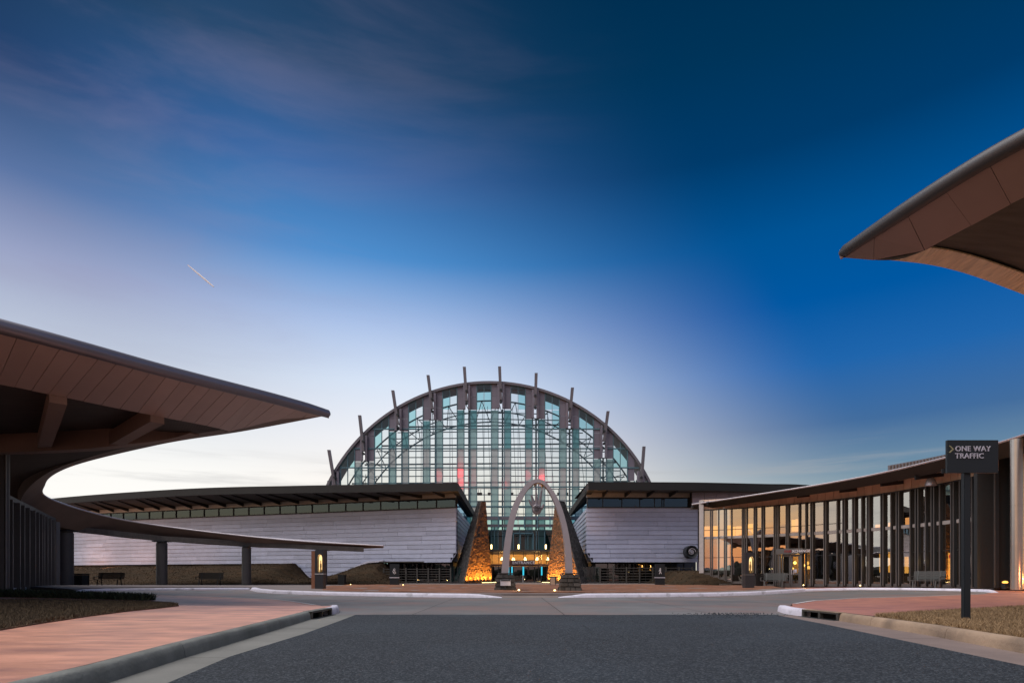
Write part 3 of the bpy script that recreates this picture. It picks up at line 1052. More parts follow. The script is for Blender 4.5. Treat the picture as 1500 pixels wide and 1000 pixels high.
for i, c in enumerate(solid_c):
    pb = hz(panel_b[i])
    for s, (u0, u1) in ((-1, (4.3, 14.4)), (1, (4.9, 14.4))):
        xa, xb = sorted((hx(c + s * u0), hx(c + s * u1)))
        for z0, z1 in zip(rows, rows[1:]):
            if z0 >= pb - 0.1 or z1 < 3.4: continue
            z1_ = min(z1, pb)
            k = random.random()
            if z1 <= low_band + 0.2: pm = m_frost3
            elif z0 > hz(660): pm = m_frost3 if k < 0.55 else m_frost
            elif z0 > hz(720): pm = m_frost2 if k < 0.55 else m_frost
            else: pm = m_frost if k < 0.8 else m_frost2
            hall_part(cell(xa, xb, z0 + 0.05, z1_ - 0.05), 'frosted_pane', pm)
        # metal cladding up to the rim, in courses
        top = max(arc_z(xa), arc_z(xb))
        z = pb
        while z < top:
            z2 = min(z + 1.62, top + 0.1)
            hall_part(cell(xa, xb, z + 0.02, z2 - 0.02, y0=HY - 0.05, th=0.12), 'cladding_panel', m_hallmetal)
            z = z2
    # narrow clear slit beside the mast
    xa, xb = hx(c - 4.0), hx(c + 4.6)
    for z0, z1 in zip(rows, rows[1:]):
        if z0 >= pb - 0.1 or z1 < 3.4: continue
        hall_part(cell(xa, xb, z0 + 0.05, min(z1, pb) - 0.05), 'pane', m_glass_c if z0 > low_band else m_glass_u)
# verticals
for c in clear_c:
    for u, w in ((-HW - 0.3, 0.085), (0, 0.06), (HW + 0.3, 0.085)):
        x = hx(c + u)
        zt = arc_z(x) - 0.1
        if zt > 9:
            hall_part(MB().box(x - w / 2, x + w / 2, HY - 0.12, HY + 0.14, 2.6, zt), 'mullion', m_frame)
for i, c in enumerate(solid_c):
    pb = hz(panel_b[i])
    for u in (-4.15, 4.75):
        x = hx(c + u)
        if pb > 9:
            hall_part(MB().box(x - 0.05, x + 0.05, HY - 0.12, HY + 0.14, 2.6, pb), 'mullion', m_frame)
    # interior tube column glimpsed behind the slit
    x = hx(c + 2.0)
    if pb > 9:
        hall_part(MB().tube([(x, HY + 1.2, 2.6), (x, HY + 1.2, pb + 0.3)], 0.11, 10), 'column', m_frame)
# transoms
for p in (756.5, 741.5, 713, 685, 657, 628.5):
    z = hz(p)
    half = math.sqrt(max(0, HR ** 2 - (z - HCZ) ** 2)) - 0.2
    hall_part(MB().box(HCX - half, HCX + half, HY - 0.16, HY - 0.02, z - 0.075, z + 0.075), 'transom', m_frame)
# rim
n = 72
fr, bk = [], []
for ring, yy in ((HR - 0.05, HY - 0.35), (HR + 0.26, HY - 0.35), (HR + 0.26, HY + 3.2), (HR - 0.05, HY + 3.2)):
    fr.append([(HCX + ring * math.cos(math.pi * k / n), yy, HCZ + ring * math.sin(math.pi * k / n)) for k in range(n + 1)])
mb = MB()
for a, b in ((0, 1), (1, 2), (2, 3), (3, 0)):
    mb.strip([Vector(v) for v in fr[a]], [Vector(v) for v in fr[b]])
hall_part(mb, 'arched_rim', m_fin)
# curved trusses behind the glass
for r_, yy, w in ((HR - 1.5, HY + 2.2, 0.16), (HR - 4.3, HY + 2.2, 0.15), (HR - 2.6, HY + 3.4, 0.12)):
    mb = MB()
    pts = [(HCX + r_ * math.cos(math.pi * k / 60), yy, HCZ + r_ * math.sin(math.pi * k / 60)) for k in range(7, 54)]
    for p, q in zip(pts, pts[1:]):
        mb.bar(p, q, w, w)
    hall_part(mb, 'truss_chord', m_frame)
for k in range(8, 53):
    a0, a1 = math.pi * k / 60, math.pi * (k + 1) / 60
    ra, rb = (HR - 1.5, HR - 4.3) if k % 2 else (HR - 4.3, HR - 1.5)
    hall_part(MB().bar((HCX + ra * math.cos(a0), HY + 2.2, HCZ + ra * math.sin(a0)), (HCX + rb * math.cos(a1), HY + 2.2, HCZ + rb * math.sin(a1)), 0.09, 0.09), 'truss_brace', m_frame)
# horizontal rails of the inner frame, fanning a little
for i, z in enumerate([9.0 + 0.83 * k for k in range(18)]):
    if z > HCZ + HR - 3: continue
    half = math.sqrt(max(0.1, (HR - 1.6) ** 2 - (z - HCZ) ** 2))
    if i % 3 == 2:
        mb = MB().bar((HCX - half, HY + 2.6, z - 0.14), (HCX + half, HY + 2.6, z + 0.16), 0.16, 0.18)
    else:
        mb = MB().bar((HCX - half, HY + 2.6, z - 0.05), (HCX, HY + 2.6, z + 0.07), 0.10, 0.11).bar((HCX, HY + 2.6, z + 0.07), (HCX + half, HY + 2.6, z - 0.1), 0.10, 0.11)
    hall_part(mb, 'inner_rail', m_frame)
for i, c in enumerate(clear_c):
    x = hx(c)
    zt = arc_z(x) - 2
    if zt < 10: continue
    lean = (c - 709) / 240
    for u in (-5.5, 4.5):
        hall_part(MB().bar((x + u * HS - lean * 0.4 + 0.5, HY + 2.9, 8.2), (x + u * HS * 0.8 - lean * 1.5, HY + 2.9, zt), 0.055, 0.055), 'tie_rod', m_frame)
# masts
mast_top = [(485, 661), (529.5, 611), (577.5, 575), (628.5, 553), (681, 541), (732, 540.5), (785, 550), (837.5, 571), (889, 605), (941, 656)]
for i, c in enumerate(solid_c):
    tx, ty = mast_top[i]
    x0 = hx({0: 493, 9: 937.5}.get(i, c))
    zr = arc_z(x0) if i not in (0, 9) else hz(689)
    pb = hz(panel_b[i])
    xt, zt = hx(tx), hz(ty)
    lean_x = (xt - x0)
    zl = min(pb, zr - 2.3) if i not in (0, 9) else hz(712)
    # side plates standing proud of the cladding
    for s in (-1, 1):
        hall_part(MB().box(x0 + s * 0.30 - 0.14, x0 + s * 0.30 + 0.14, HY - 0.55, HY - 0.1, zl, zr - 0.15), 'mast_plate', m_hallmetal)
    o_ = hall_part(MB().hexa([(x0 - 0.16, HY - 0.75, zr - 2.2), (x0 + 0.16, HY - 0.75, zr - 2.2), (x0 + 0.16, HY - 0.4, zr - 2.2), (x0 - 0.16, HY - 0.4, zr - 2.2)],
                             [(xt - 0.19, HY - 1.0, zt), (xt + 0.19, HY - 1.0, zt), (xt + 0.19, HY - 0.72, zt), (xt - 0.19, HY - 0.72, zt)]), 'mast', m_fin)
    for zz in (zr - 1.0, zr - 2.5):
        MB().tube([(x0, HY - 0.95, zz), (x0, HY - 0.45, zz)], 0.15, 10).build('bolt', m_dark, o_)
# beam and entrance level below
z0, z1 = hz(772), hz(757.5)
b_ = hall_part(MB().box(hx(694), hx(842), HY - 0.9, HY - 0.3, z0 + 0.9, z1), 'entrance_beam', m_fin)
for k in range(9):
    x = hx(694 + 18.5 * k)
    MB().box(x - 0.07, x + 0.07, HY - 1.0, HY - 0.901, z0 - 0.2, z1 + 0.05).build('post', m_frame, b_)
hall_part(MB().box(hx(694), hx(842), HY - 0.6, HY - 0.35, z0 + 0.0, z0 + 0.35), 'lower_beam', m_fin)
for k in range(12):
    x = hx(700 + 12.2 * k)
    hall_part(MB().box(x - 0.05, x + 0.05, HY - 0.32, HY - 0.13, 2.6, z0), 'mullion', m_frame)
hall_part(MB().box(hx(752), hx(781), HY - 0.5, HY - 0.25, hz(782), hz(780)), 'door_head', m_frame)
for px in (752, 762, 781):
    hall_part(MB().box(hx(px) - 0.07, hx(px) + 0.07, HY - 0.5, HY - 0.25, hz(806), hz(781)), 'door_post', m_frame)
hall_part(MB().box(hx(690), hx(850), HY + 5, HY + 5.2, 0.2, 6.4), 'inner_wall', mat('hall_inner_teal', (0.06, 0.16, 0.18), 0.6, var=0.2, scale=0.6))
hall_part(MB().box(HCX - 21, HCX + 21, HY + 0.3, HY + 22, 6.45, 6.75), 'gallery_floor', m_frame)
hall_part(MB().box(HCX - 21, HCX + 21, HY + 0.4, HY + 22, -0.05, 0.12), 'floor', m_plaza)
for px in (687, 703, 750, 820):
    for u in (0, 12.5):
        x = hx(px + u)
        hall_part(MB().tube([(x, HY + 2.0, hz(713)), (x, HY + 2.0, hz(718))], 0.03, 6).tube([(x, HY + 2.0, hz(718)), (x, HY + 2.0, hz(722))], [0.2, 0.16], 8), 'spotlight', m_dark)
# red stage light inside, washing the frosted strips
for px, py, w in ((672, 690, 900), (678, 706, 700), (771, 694, 500), (796, 700, 1100), (640, 695, 260), (736, 708, 260)):
    point('red_stage_lamp', (hx(px), HY + 1.0, hz(py)), (1.0, 0.05, 0.07), w * 0.05, 0.8)

# ---------------------------------------------------------------- entrance vestibule
VY = 62.0
VS = VY / F
vx = lambda px: (px - 750) * VS
vz = lambda py: EYE + (HZ - py) * VS
ves = thing('entrance_vestibule', 'low glazed entrance vestibule lit amber inside, with ENTRANCE lettered over its doors', 'entrance', (vx(762), VY, 0))
xl, xr = vx(700), vx(826)
MB().box(xl, xr, VY - 0.3, VY + 9, vz(807), vz(804.8)).build('roof', m_steel, ves)
MB().box(xl, xr, VY - 0.15, VY + 0.1, vz(828.3), vz(825.6)).build('beam', m_entr, ves)
MB().box(xl, xr, VY + 6.0, VY + 6.2, 0.0, vz(807) - 0.01).build('rear_wall', m_inwall, ves)
MB().box(xl, xr, VY - 0.05, VY + 6.0, -0.02, 0.07).build('floor', m_plaza, ves)
MB().box(xl, xr, VY + 1.2, VY + 1.3, vz(811), vz(807.2)).build('ceiling_drop', m_inwall, ves)
px_m = [712, 721, 730.5, 740, 752, 767, 783, 789, 792.5, 801, 812]
for a, b in zip(px_m, px_m[1:]):
    MB().box(vx(a) + 0.05, vx(b) - 0.05, VY, VY + 0.03, vz(825.4), vz(807.2)).build('pane', m_glass_c, ves)
    MB().box(vx(a) + 0.05, vx(b) - 0.05, VY, VY + 0.03, 0.08, vz(828.5)).build('door_pane', m_glass_d, ves)
for p in px_m:
    MB().box(vx(p) - 0.045, vx(p) + 0.045, VY - 0.06, VY + 0.08, 0.07, vz(828.5)).build('door_frame', m_dark, ves)
    MB().box(vx(p) - 0.035, vx(p) + 0.035, VY - 0.06, VY + 0.08, vz(825.4), vz(807.2)).build('mullion', m_steel, ves)
MB().box(vx(701), vx(823), VY + 2.5, VY + 2.7, 0.08, vz(829)).build('inner_screen', m_dark, ves)
sb = MB().box(vx(745), vx(783), VY - 0.42, VY - 0.16, vz(827.2), vz(820.3)).build('sign_band', m_entr, ves)
text_mb('ENTRANCE', 0.42, (vx(766.8), VY - 0.43, vz(825.6)), bold=0.012, align='CENTER', space=1.15).build('lettering', m_white_e, sb)
for p, w in ((750, 1.6), (766.6, 1.8), (793.5, 1.6), (745.5, 0.7)):
    MB().box(vx(p - w * 0.6), vx(p + w * 0.6), VY - 0.10, VY - 0.07, vz(842), vz(829.5)).build('light_strip', e_cyan, ves)
MB().box(vx(766) - 0.06, vx(766) + 0.06, VY - 0.1, VY + 0.0, 0.08, vz(842)).build('door_leaf_edge', m_spand, ves)
for p in (735, 752, 769.5, 787.5, 803):
    x = vx(p)
    q = MB().tube([(x, VY + 1.0, vz(807.5)), (x, VY + 1.0, vz(815.5))], 0.015, 6).build('pendant_cord', m_dark, ves)
    MB().tube([(x, VY + 1.0, vz(815.2)), (x, VY + 1.0, vz(819.5))], [0.05, 0.19], 12).build('lamp_shade', e_lamp, q)
point('vestibule_lamp', (vx(735), VY + 3.2, 2.9), (1.0, 0.50, 0.14), 190, 0.3)
point('vestibule_lamp', (vx(790), VY + 3.2, 2.9), (1.0, 0.50, 0.14), 190, 0.3)
for i, (p, nm) in enumerate(((719.5, 'left'), (759.7, 'middle'), (800, 'right'))):
    x = vx(p)
    t = thing('lantern', ['upright glowing lantern tube on the vestibule roof, nearest the left stone pylon', 'upright glowing lantern tube on the vestibule roof, above the ENTRANCE lettering', 'upright glowing lantern tube on the vestibule roof, nearest the right stone pylon'][i], 'lantern', (x, VY + 0.6, vz(804.7)), 'lanterns on the vestibule roof')
    MB().tube([(x, VY + 0.6, vz(804.7)), (x, VY + 0.6, vz(803.2))], 0.16, 10).build('base', m_dark, t)
    MB().tube([(x, VY + 0.6, vz(803.3)), (x, VY + 0.6, vz(796.8))], 0.075, 10).build('tube', e_lamp, t)

# ================================================================== GALLERY WINGS
def plank_wall(parent, A, B, z0, rows_, hrow, cc=0.0, inset_rows=0, first=0, chamfer=1.0, mean=3.4, m=m_plank, xcut=None, stagger=True):
    """courses of zinc planks between plan points; every plank leans out at its foot over the one below"""
    P = [Vector(a) for a in A]
    L = [0]
    for i in range(len(P) - 1):
        L.append(L[-1] + (P[i + 1] - P[i]).length)
    def pos(s):
        for i in range(len(P) - 1):
            if s <= L[i + 1] + 1e-6:
                t = (s - L[i]) / (L[i + 1] - L[i])
                d = (P[i + 1] - P[i]).normalized()
                return P[i].lerp(P[i + 1], t), d
        return P[-1], (P[-1] - P[-2]).normalized()
    for r in range(rows_):
        zt = z0 - r * hrow
        zb = zt - hrow
        low = max(0, r - (rows_ - inset_rows))
        s = 0.0
        end = L[-1]
        if not stagger:
            cuts = [0, end]
        else:
            cuts = [0.0]
            s = random.uniform(0.4, 1) * mean
            while s < end - 0.8:
                cuts.append(s)
                s += mean * random.uniform(0.75, 1.3)
            cuts.append(end)
        if cc and r >= rows_ - 2:
            cuts[0] = cc * (r - rows_ + 3)
        for a, b in zip(cuts, cuts[1:]):
            if b - a < 0.1: continue
            (pa, da), (pb_, db) = pos(a + 0.008), pos(b - 0.008)
            na = Vector((da.y, -da.x)) * B
            nb = Vector((db.y, -db.x)) * B
            ob, ot = 0.075, 0.02
            it = chamfer * low / max(1, inset_rows); ib = chamfer * (low + 1) / max(1, inset_rows) if r >= rows_ - inset_rows else 0
            if r < rows_ - inset_rows: it = ib = 0
            f = lambda p, n_, o, z: (p.x + n_.x * o, p.y + n_.y * o, z)
            mb = MB().hexa([f(pa, na, ob - ib, zb + 0.012), f(pb_, nb, ob - ib, zb + 0.012), f(pb_, nb, -0.05 - ib, zb + 0.012), f(pa, na, -0.05 - ib, zb + 0.012)],
                           [f(pa, na, ot - it, zt), f(pb_, nb, ot - it, zt), f(pb_, nb, -0.05 - it, zt), f(pa, na, -0.05 - it, zt)])
            mb.build('wall_plank', m, parent)

ZT = 7.30            # sill of the clerestory
HROW = 0.43
lw = thing('gallery_wing', 'long curved gallery wing clad in pale zinc planks, left of the glass hall', 'building', (-5.3, 55, 0.1))
WLn = [Vector(p) for p in wall_line]
plank_wall(lw, wall_line, -1, ZT, 12, HROW, cc=0.275, mean=3.9)
# lower courses in the gap of the bank
seg = [(-14.0, wall_y(-14.0)), (-24.5, wall_y(-24.5))]
plank_wall(lw, seg, -1, ZT - 12 * HROW, 5, HROW, mean=3.6)
# backing wall (shadow gaps)
mb = MB()
bx = [Vector((p[0] + 0.1, p[1] + 0.35, 0)) for p in wall_line]
mb.strip([Vector((p.x, p.y, 0.0)) for p in bx[1:]], [Vector((p.x, p.y, 9.3)) for p in bx[1:]])
mb.strip([Vector((p.x, p.y, 2.25)) for p in bx[:2]], [Vector((p.x, p.y, 9.3)) for p in bx[:2]])
mb.build('backing_wall', m_wallback, lw)
# return wall towards the hall
plank_wall(lw, [(-5.3, 55.05), (-5.25, 74)], 1, ZT, 12, HROW, inset_rows=2, chamfer=0.55, stagger=False)
MB().box(-6.4, -5.42, 55.75, 74, 2.2, 9.0).build('return_backing', m_wallback, lw)
# clerestory, sill and head
def along(line, s):
    P = [Vector(a) for a in line]
    for i in range(len(P) - 1):
        l = (P[i + 1] - P[i]).length
        if s <= l:
            return P[i].lerp(P[i + 1], s / l)
        s -= l
    return P[-1]
tot = sum((Vector(a) - Vector(b)).length for a, b in zip(wall_line, wall_line[1:]))
s = 0.0
k = 0
while s < tot - 2:
    a, b = along(wall_line, s + 0.05), along(wall_line, s + 1.95)
    d = (b - a).normalized(); nv = Vector((-d.y, d.x)) * 1
    if nv.y > 0: nv = -nv
    ya = 0.02
    MB().hexa([(a.x, a.y, ZT + 0.08), (b.x, b.y, ZT + 0.08), (b.x, b.y + 0.05, ZT + 0.08), (a.x, a.y + 0.05, ZT + 0.08)],
              [(a.x, a.y, ZT + 0.86), (b.x, b.y, ZT + 0.86), (b.x, b.y + 0.05, ZT + 0.86), (a.x, a.y + 0.05, ZT + 0.86)]).build('clerestory_window', m_glass_b, lw)
    MB().bar((a.x, a.y - 0.04, ZT + 0.06), (a.x, a.y - 0.04, ZT + 0.9), 0.07, 0.1).build('window_post', m_dark, lw)
    s += 2.0
for z, hgt, m, nm in ((ZT + 0.03, 0.10, m_dark, 'window_sill'), (ZT + 0.91, 0.10, m_dark, 'window_head'), (ZT + 1.15, 0.38, m_spand, 'fascia_band')):
    mb = MB()
    for a, b in zip(wall_line, wall_line[1:]):
        mb.bar((a[0], a[1] - 0.05, z), (b[0], b[1] - 0.05, z), 0.14, hgt)
    mb.build(nm, m, lw)
eave = [(-4.85, 52.0, 9.17), (-12.5, 53.6, 9.30), (-20, 55.6, 9.5), (-31, 59, 9.8), (-42, 63, 9.9), (-53, 67.5, 9.9), (-66, 74, 9.9)]
EV = [Vector(p) for p in eave]
ev = [cat_rom(EV, i / 48) for i in range(49)]
mb = MB()
FH = 0.72
bk_ = [Vector((p.x + 3.0, 76, p.z)) for p in ev]
mb.strip(ev, [p - Vector((0, 0, FH)) for p in ev])
mb.strip(ev, [Vector((p.x + (0.35 if p.x < -6 else 0), max(wall_y(p.x) + 6, p.y + 10), p.z + 0.1)) for p in ev])
mb.build('roof_edge', m_roof, lw, sm=True)
mb = MB()
mb.strip([p - Vector((0, 0, FH)) for p in ev], [Vector((p.x, wall_y(p.x) - 0.0, ZT + 1.32)) for p in ev])
mb.build('soffit', m_soffit, lw, sm=True)
# roof end towards the hall, falling back in perspective
MB().hexa([(-4.85, 52.0, 8.45), (-4.85, 74, 8.45), (-5.4, 74, 8.45), (-5.4, 52.05, 8.45)], [(-4.85, 52.0, 9.17), (-4.85, 74, 9.17), (-5.4, 74, 9.2), (-5.4, 52.05, 9.2)]).build('roof_return', m_roof, lw)
MB().box(-5.5, -5.3, 55.1, 74, ZT + 0.05, ZT + 1.2).build('return_clerestory', m_glass_b, lw)
i = 0
s = 1.2
while s < tot - 6:
    p = along(wall_line, s)
    # the bracket runs from the wall up to the edge of the eave, slightly slanted
    tt = (p.x - 0.9 - EV[0].x) / (EV[-1].x - EV[0].x)
    e = min(ev, key=lambda q: abs(q.x - (p.x - 1.2)))
    MB().hexa([(p.x - 0.07, p.y - 0.1, ZT + 1.0), (p.x + 0.07, p.y - 0.1, ZT + 1.0), (e.x + 0.07, e.y + 0.25, e.z - FH - 0.12), (e.x - 0.07, e.y + 0.25, e.z - FH - 0.12)],
              [(p.x - 0.07, p.y - 0.1, ZT + 1.34), (p.x + 0.07, p.y - 0.1, ZT + 1.34), (e.x + 0.07, e.y + 0.25, e.z - FH + 0.02), (e.x - 0.07, e.y + 0.25, e.z - FH + 0.02)]).build('bracket', m_roof, lw)
    s += 2.35
# recessed lower storey
def lower_storey(parent, xa, xb, yf):
    MB().box(xa, xb, yf + 0.1, yf + 0.3, 0.1, 2.6).build('lower_wall', m_gap, parent)
    n_ = int(abs(xb - xa) / 1.25)
    for i in range(n_):
        x0 = xa + (xb - xa) * i / n_
        x1 = xa + (xb - xa) * (i + 1) / n_
        MB().box(x0 + 0.04, x1 - 0.04, yf, yf + 0.03, 0.2, 2.3).build('lower_pane', m_glass_d, parent)
        MB().box(x0 - 0.04, x0 + 0.035, yf - 0.08, yf + 0.06, 0.1, 2.4).build('lower_mullion', m_dark, parent)
lower_storey(lw, -12.6, -5.9, 59.0)
MB().box(-6.0, -5.7, 56.0, 74, 0.05, 2.3).build('lower_return', m_gap, lw)
MB().box(-12.8, -5.9, 55.9, 59.4, 2.15, 2.25).build('underside', m_soffit, lw)

rw = thing('gallery_wing', 'short straight gallery wing clad in grey zinc planks, between glass hall and shop', 'building', (7.1, 55, 0.1))
plank_wall(rw, [(7.1, 55), (17.6, 55)], 1, ZT, 12, HROW, cc=0.275, mean=4.6)
plank_wall(rw, [(7.1, 55.05), (7.7, 74)], -1, ZT, 12, HROW, inset_rows=2, chamfer=0.55, stagger=False)
MB().box(7.2, 17.7, 55.35, 56, 2.25, 9.2).build('backing_wall', m_wallback, rw)
MB().box(7.75, 8.6, 55.5, 74, 2.25, 9.0).build('return_backing', m_wallback, rw)
xs_ = [7.15, 8.6, 10.4, 12.1, 13.5, 14.2, 14.4, 16.7]
for a, b in zip(xs_, xs_[1:]):
    MB().box(a + 0.04, b - 0.04, 54.98, 55.03, ZT + 0.08, ZT + 0.86).build('clerestory_window', m_glass_b, rw)
    MB().box(a - 0.03, a + 0.03, 54.9, 55.06, ZT + 0.05, ZT + 0.9).build('window_post', m_dark, rw)
MB().box(7.1, 16.8, 54.88, 55.1, ZT - 0.02, ZT + 0.075).build('window_sill', m_dark, rw)
MB().box(7.1, 16.8, 54.88, 55.1, ZT + 0.87, ZT + 0.96).build('window_head', m_dark, rw)
MB().box(7.05, 16.8, 54.9, 55.1, ZT + 0.97, ZT + 1.38).build('fascia_band', m_spand, rw)
evr = [Vector(p) for p in ((6.85, 52, 9.25), (12, 52, 9.25), (17, 52.2, 9.25), (23, 53, 9.25), (27, 53, 9.15), (34, 55.5, 8.9))]
er = [cat_rom(evr, i / 24) for i in range(25)]
mb = MB()
mb.strip(er, [p - Vector((0, 0, FH)) for p in er])
mb.strip(er, [p + Vector((0, 12, 0.1)) for p in er])
mb.build('roof_edge', m_roof, rw, sm=True)
MB().strip([p - Vector((0, 0, FH)) for p in er], [Vector((p.x, 55.3, ZT + 1.4)) for p in er]).build('soffit', m_soffit, rw, sm=True)
MB().hexa([(6.85, 52.0, 8.53), (7.35, 74, 8.5), (7.9, 74, 8.5), (7.4, 52.05, 8.53)], [(6.85, 52.0, 9.25), (7.35, 74, 9.2), (7.9, 74, 9.25), (7.4, 52.05, 9.28)]).build('roof_return', m_roof, rw)
MB().box(7.5, 7.6, 55.1, 74, ZT + 0.05, ZT + 1.2).build('return_clerestory', m_glass_b, rw)
for x in (8.6, 10.7, 12.8, 14.9):
    MB().hexa([(x - 0.07, 54.9, ZT + 1.0), (x + 0.07, 54.9, ZT + 1.0), (x + 0.07, 52.3, 8.4), (x - 0.07, 52.3, 8.4)], [(x - 0.07, 54.9, ZT + 1.4), (x + 0.07, 54.9, ZT + 1.4), (x + 0.07, 52.3, 8.55), (x - 0.07, 52.3, 8.55)]).build('bracket', m_roof, rw)
for i in range(10):
    for j in range(2):
        MB().box(16.85 + i * 1.15, 16.85 + (i + 1) * 1.15 - 0.03, 54.2 - j * 0.001, 54.35, 7.65 + j * 0.52, 7.65 + (j + 1) * 0.52 - 0.025).build('parapet_panel', m_zinc2, rw)
MB().box(16.8, 28.5, 54.37, 54.5, 7.3, 8.75).build('parapet_backing', m_wallback, rw)
for x in (17.75, 18.3):
    MB().box(x - 0.09, x + 0.09, 54.8, 55.05, 2.3, 7.6).build('corner_trim', m_fin, rw)
MB().box(17.62, 19.5, 55.2, 55.4, 0.1, 7.6).build('link_wall', m_zinc2, rw)
lower_storey(rw, 8.4, 18.6, 58.6)
MB().box(7.7, 8.0, 56.0, 74, 0.05, 2.3).build('lower_return', m_gap, rw)
MB().box(7.9, 17.6, 55.9, 58.9, 2.15, 2.25).build('underside', m_soffit, rw)
# round horn on the corner
c = at(1013.9, 807.8, 53.6)
dr = thing('wall_horn', 'round dark metal horn with pale spiral centre, on the right gallery wing', 'horn', c)
rr = 9.6 * 53.6 / F
mb = MB()
pr = [(rr, 0.9), (rr, 0.12), (rr * 0.93, 0.0), (rr * 0.82, 0.06), (rr * 0.6, 0.3), (rr * 0.35, 0.42)]
k0 = 28
for (r_, y_) in pr:
    for k in range(k0):
        t = 2 * math.pi * k / k0
        mb.v.append(Vector((c.x + r_ * math.cos(t), c.y + y_, c.z + r_ * math.sin(t))))
for i in range(len(pr) - 1):
    for k in range(k0):
        mb.f.append((i * k0 + k, i * k0 + (k + 1) % k0, (i + 1) * k0 + (k + 1) % k0, (i + 1) * k0 + k))
mb.build('bell', m_dark, dr, sm=True)
sp = [(c.x + rr * (0.62 - 0.05 * k / 3) * math.cos(k * 0.5) * (1 - k / 40), c.y + 0.12, c.z + rr * (0.62 - 0.05 * k / 3) * math.sin(k * 0.5) * (1 - k / 40)) for k in range(26)]
MB().tube(sp, 0.045, 6).build('spiral', m_trim, dr)
MB().box(c.x - 0.12, c.x + 0.12, c.y + 0.9, c.y + 1.6, c.z - 0.1, c.z + 0.1).build('bracket', m_dark, dr)

# ================================================================== STONE PYLONS
def pylon(label, base, top, lit, sgn, mirror=False):
    """base / top: front corner, inner back, rear, outer back (plan points); stones laid in courses on every face"""
    t = thing('stone_pylon', label, 'pylon', (base[0][0], base[0][1], 0.0))
    ZT_ = 8.05
    ins = 0.985
    cb = Vector((sum(p[0] for p in base) / 4, sum(p[1] for p in base) / 4))
    core = MB().hexa([(cb.x + (p[0] - cb.x) * ins, cb.y + (p[1] - cb.y) * ins, -0.05) for p in base],
                     [(p[0] * 0.9 + 0.1 * sum(q[0] for q in top) / 4, p[1] * 0.9 + 0.1 * sum(q[1] for q in top) / 4, ZT_ - 0.05) for p in top])
    core.build('core', m_gap, t)
    for fi, (i, j) in enumerate(((0, 1), (1, 2), (2, 3), (3, 0))):
        A0, B0 = Vector((*base[i], 0.0)), Vector((*base[j], 0.0))
        A1, B1 = Vector((*top[i], ZT_)), Vector((*top[j], ZT_))
        nrm = (B0 - A0).cross(A1 - A0).normalized()
        mid = (A0 + B0) / 2 - Vector((cb.x, cb.y, 0))
        if nrm.dot(mid) < 0: nrm = -nrm
        mb = MB()
        z = 0.0
        while z < ZT_:
            hh = random.uniform(0.10, 0.20)
            u0, u1 = z / ZT_, min(1, (z + hh) / ZT_)
            W_ = (A0.lerp(A1, u0) - B0.lerp(B1, u0)).length
            s_ = 0.0
            while s_ < W_ - 0.02:
                l = random.uniform(0.16, 0.42)
                e_ = min(W_, s_ + l)
                if W_ - e_ < 0.12: e_ = W_
                a, b = s_ / W_, e_ / W_
                g_ = 0.012 / max(0.3, W_)
                pr_ = random.uniform(0.015, 0.075)
                P = lambda u, v, d: (A0.lerp(A1, u)).lerp(B0.lerp(B1, u), v) + nrm * d
                du = 0.012 / ZT_
                mb.hexa([P(u0 + du, a + g_, -0.08), P(u0 + du, b - g_, -0.08), P(u1, b - g_, -0.08), P(u1, a + g_, -0.08)],
                        [P(u0 + du, a + g_, pr_ * random.uniform(0.5, 1)), P(u0 + du, b - g_, pr_ * random.uniform(0.5, 1)), P(u1, b - g_, pr_), P(u1, a + g_, pr_)])
                s_ = e_
            z += hh
        o = mb.build('stone_facing', m_stone_lit if fi == 0 else m_stone, t)  # the uplit face gets the lighter, warmer copy of the stone
        o['kind'] = 'stuff'
    MB().hexa([(p[0], p[1], ZT_) for p in top], [(p[0], p[1], ZT_ + 0.08) for p in top]).build('cap_stone', m_stone, t)
    return t
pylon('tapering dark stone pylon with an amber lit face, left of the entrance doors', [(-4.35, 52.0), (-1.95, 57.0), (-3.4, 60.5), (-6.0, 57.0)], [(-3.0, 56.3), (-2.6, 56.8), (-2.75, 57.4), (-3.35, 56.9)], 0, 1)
pylon('tapering dark stone pylon with amber lit face, behind the right arch leg', [(6.15, 52.0), (3.4, 57.0), (5.0, 60.5), (8.15, 57.0)], [(4.6, 56.3), (4.25, 56.8), (4.5, 57.4), (5.15, 56.9)], 0, -1)
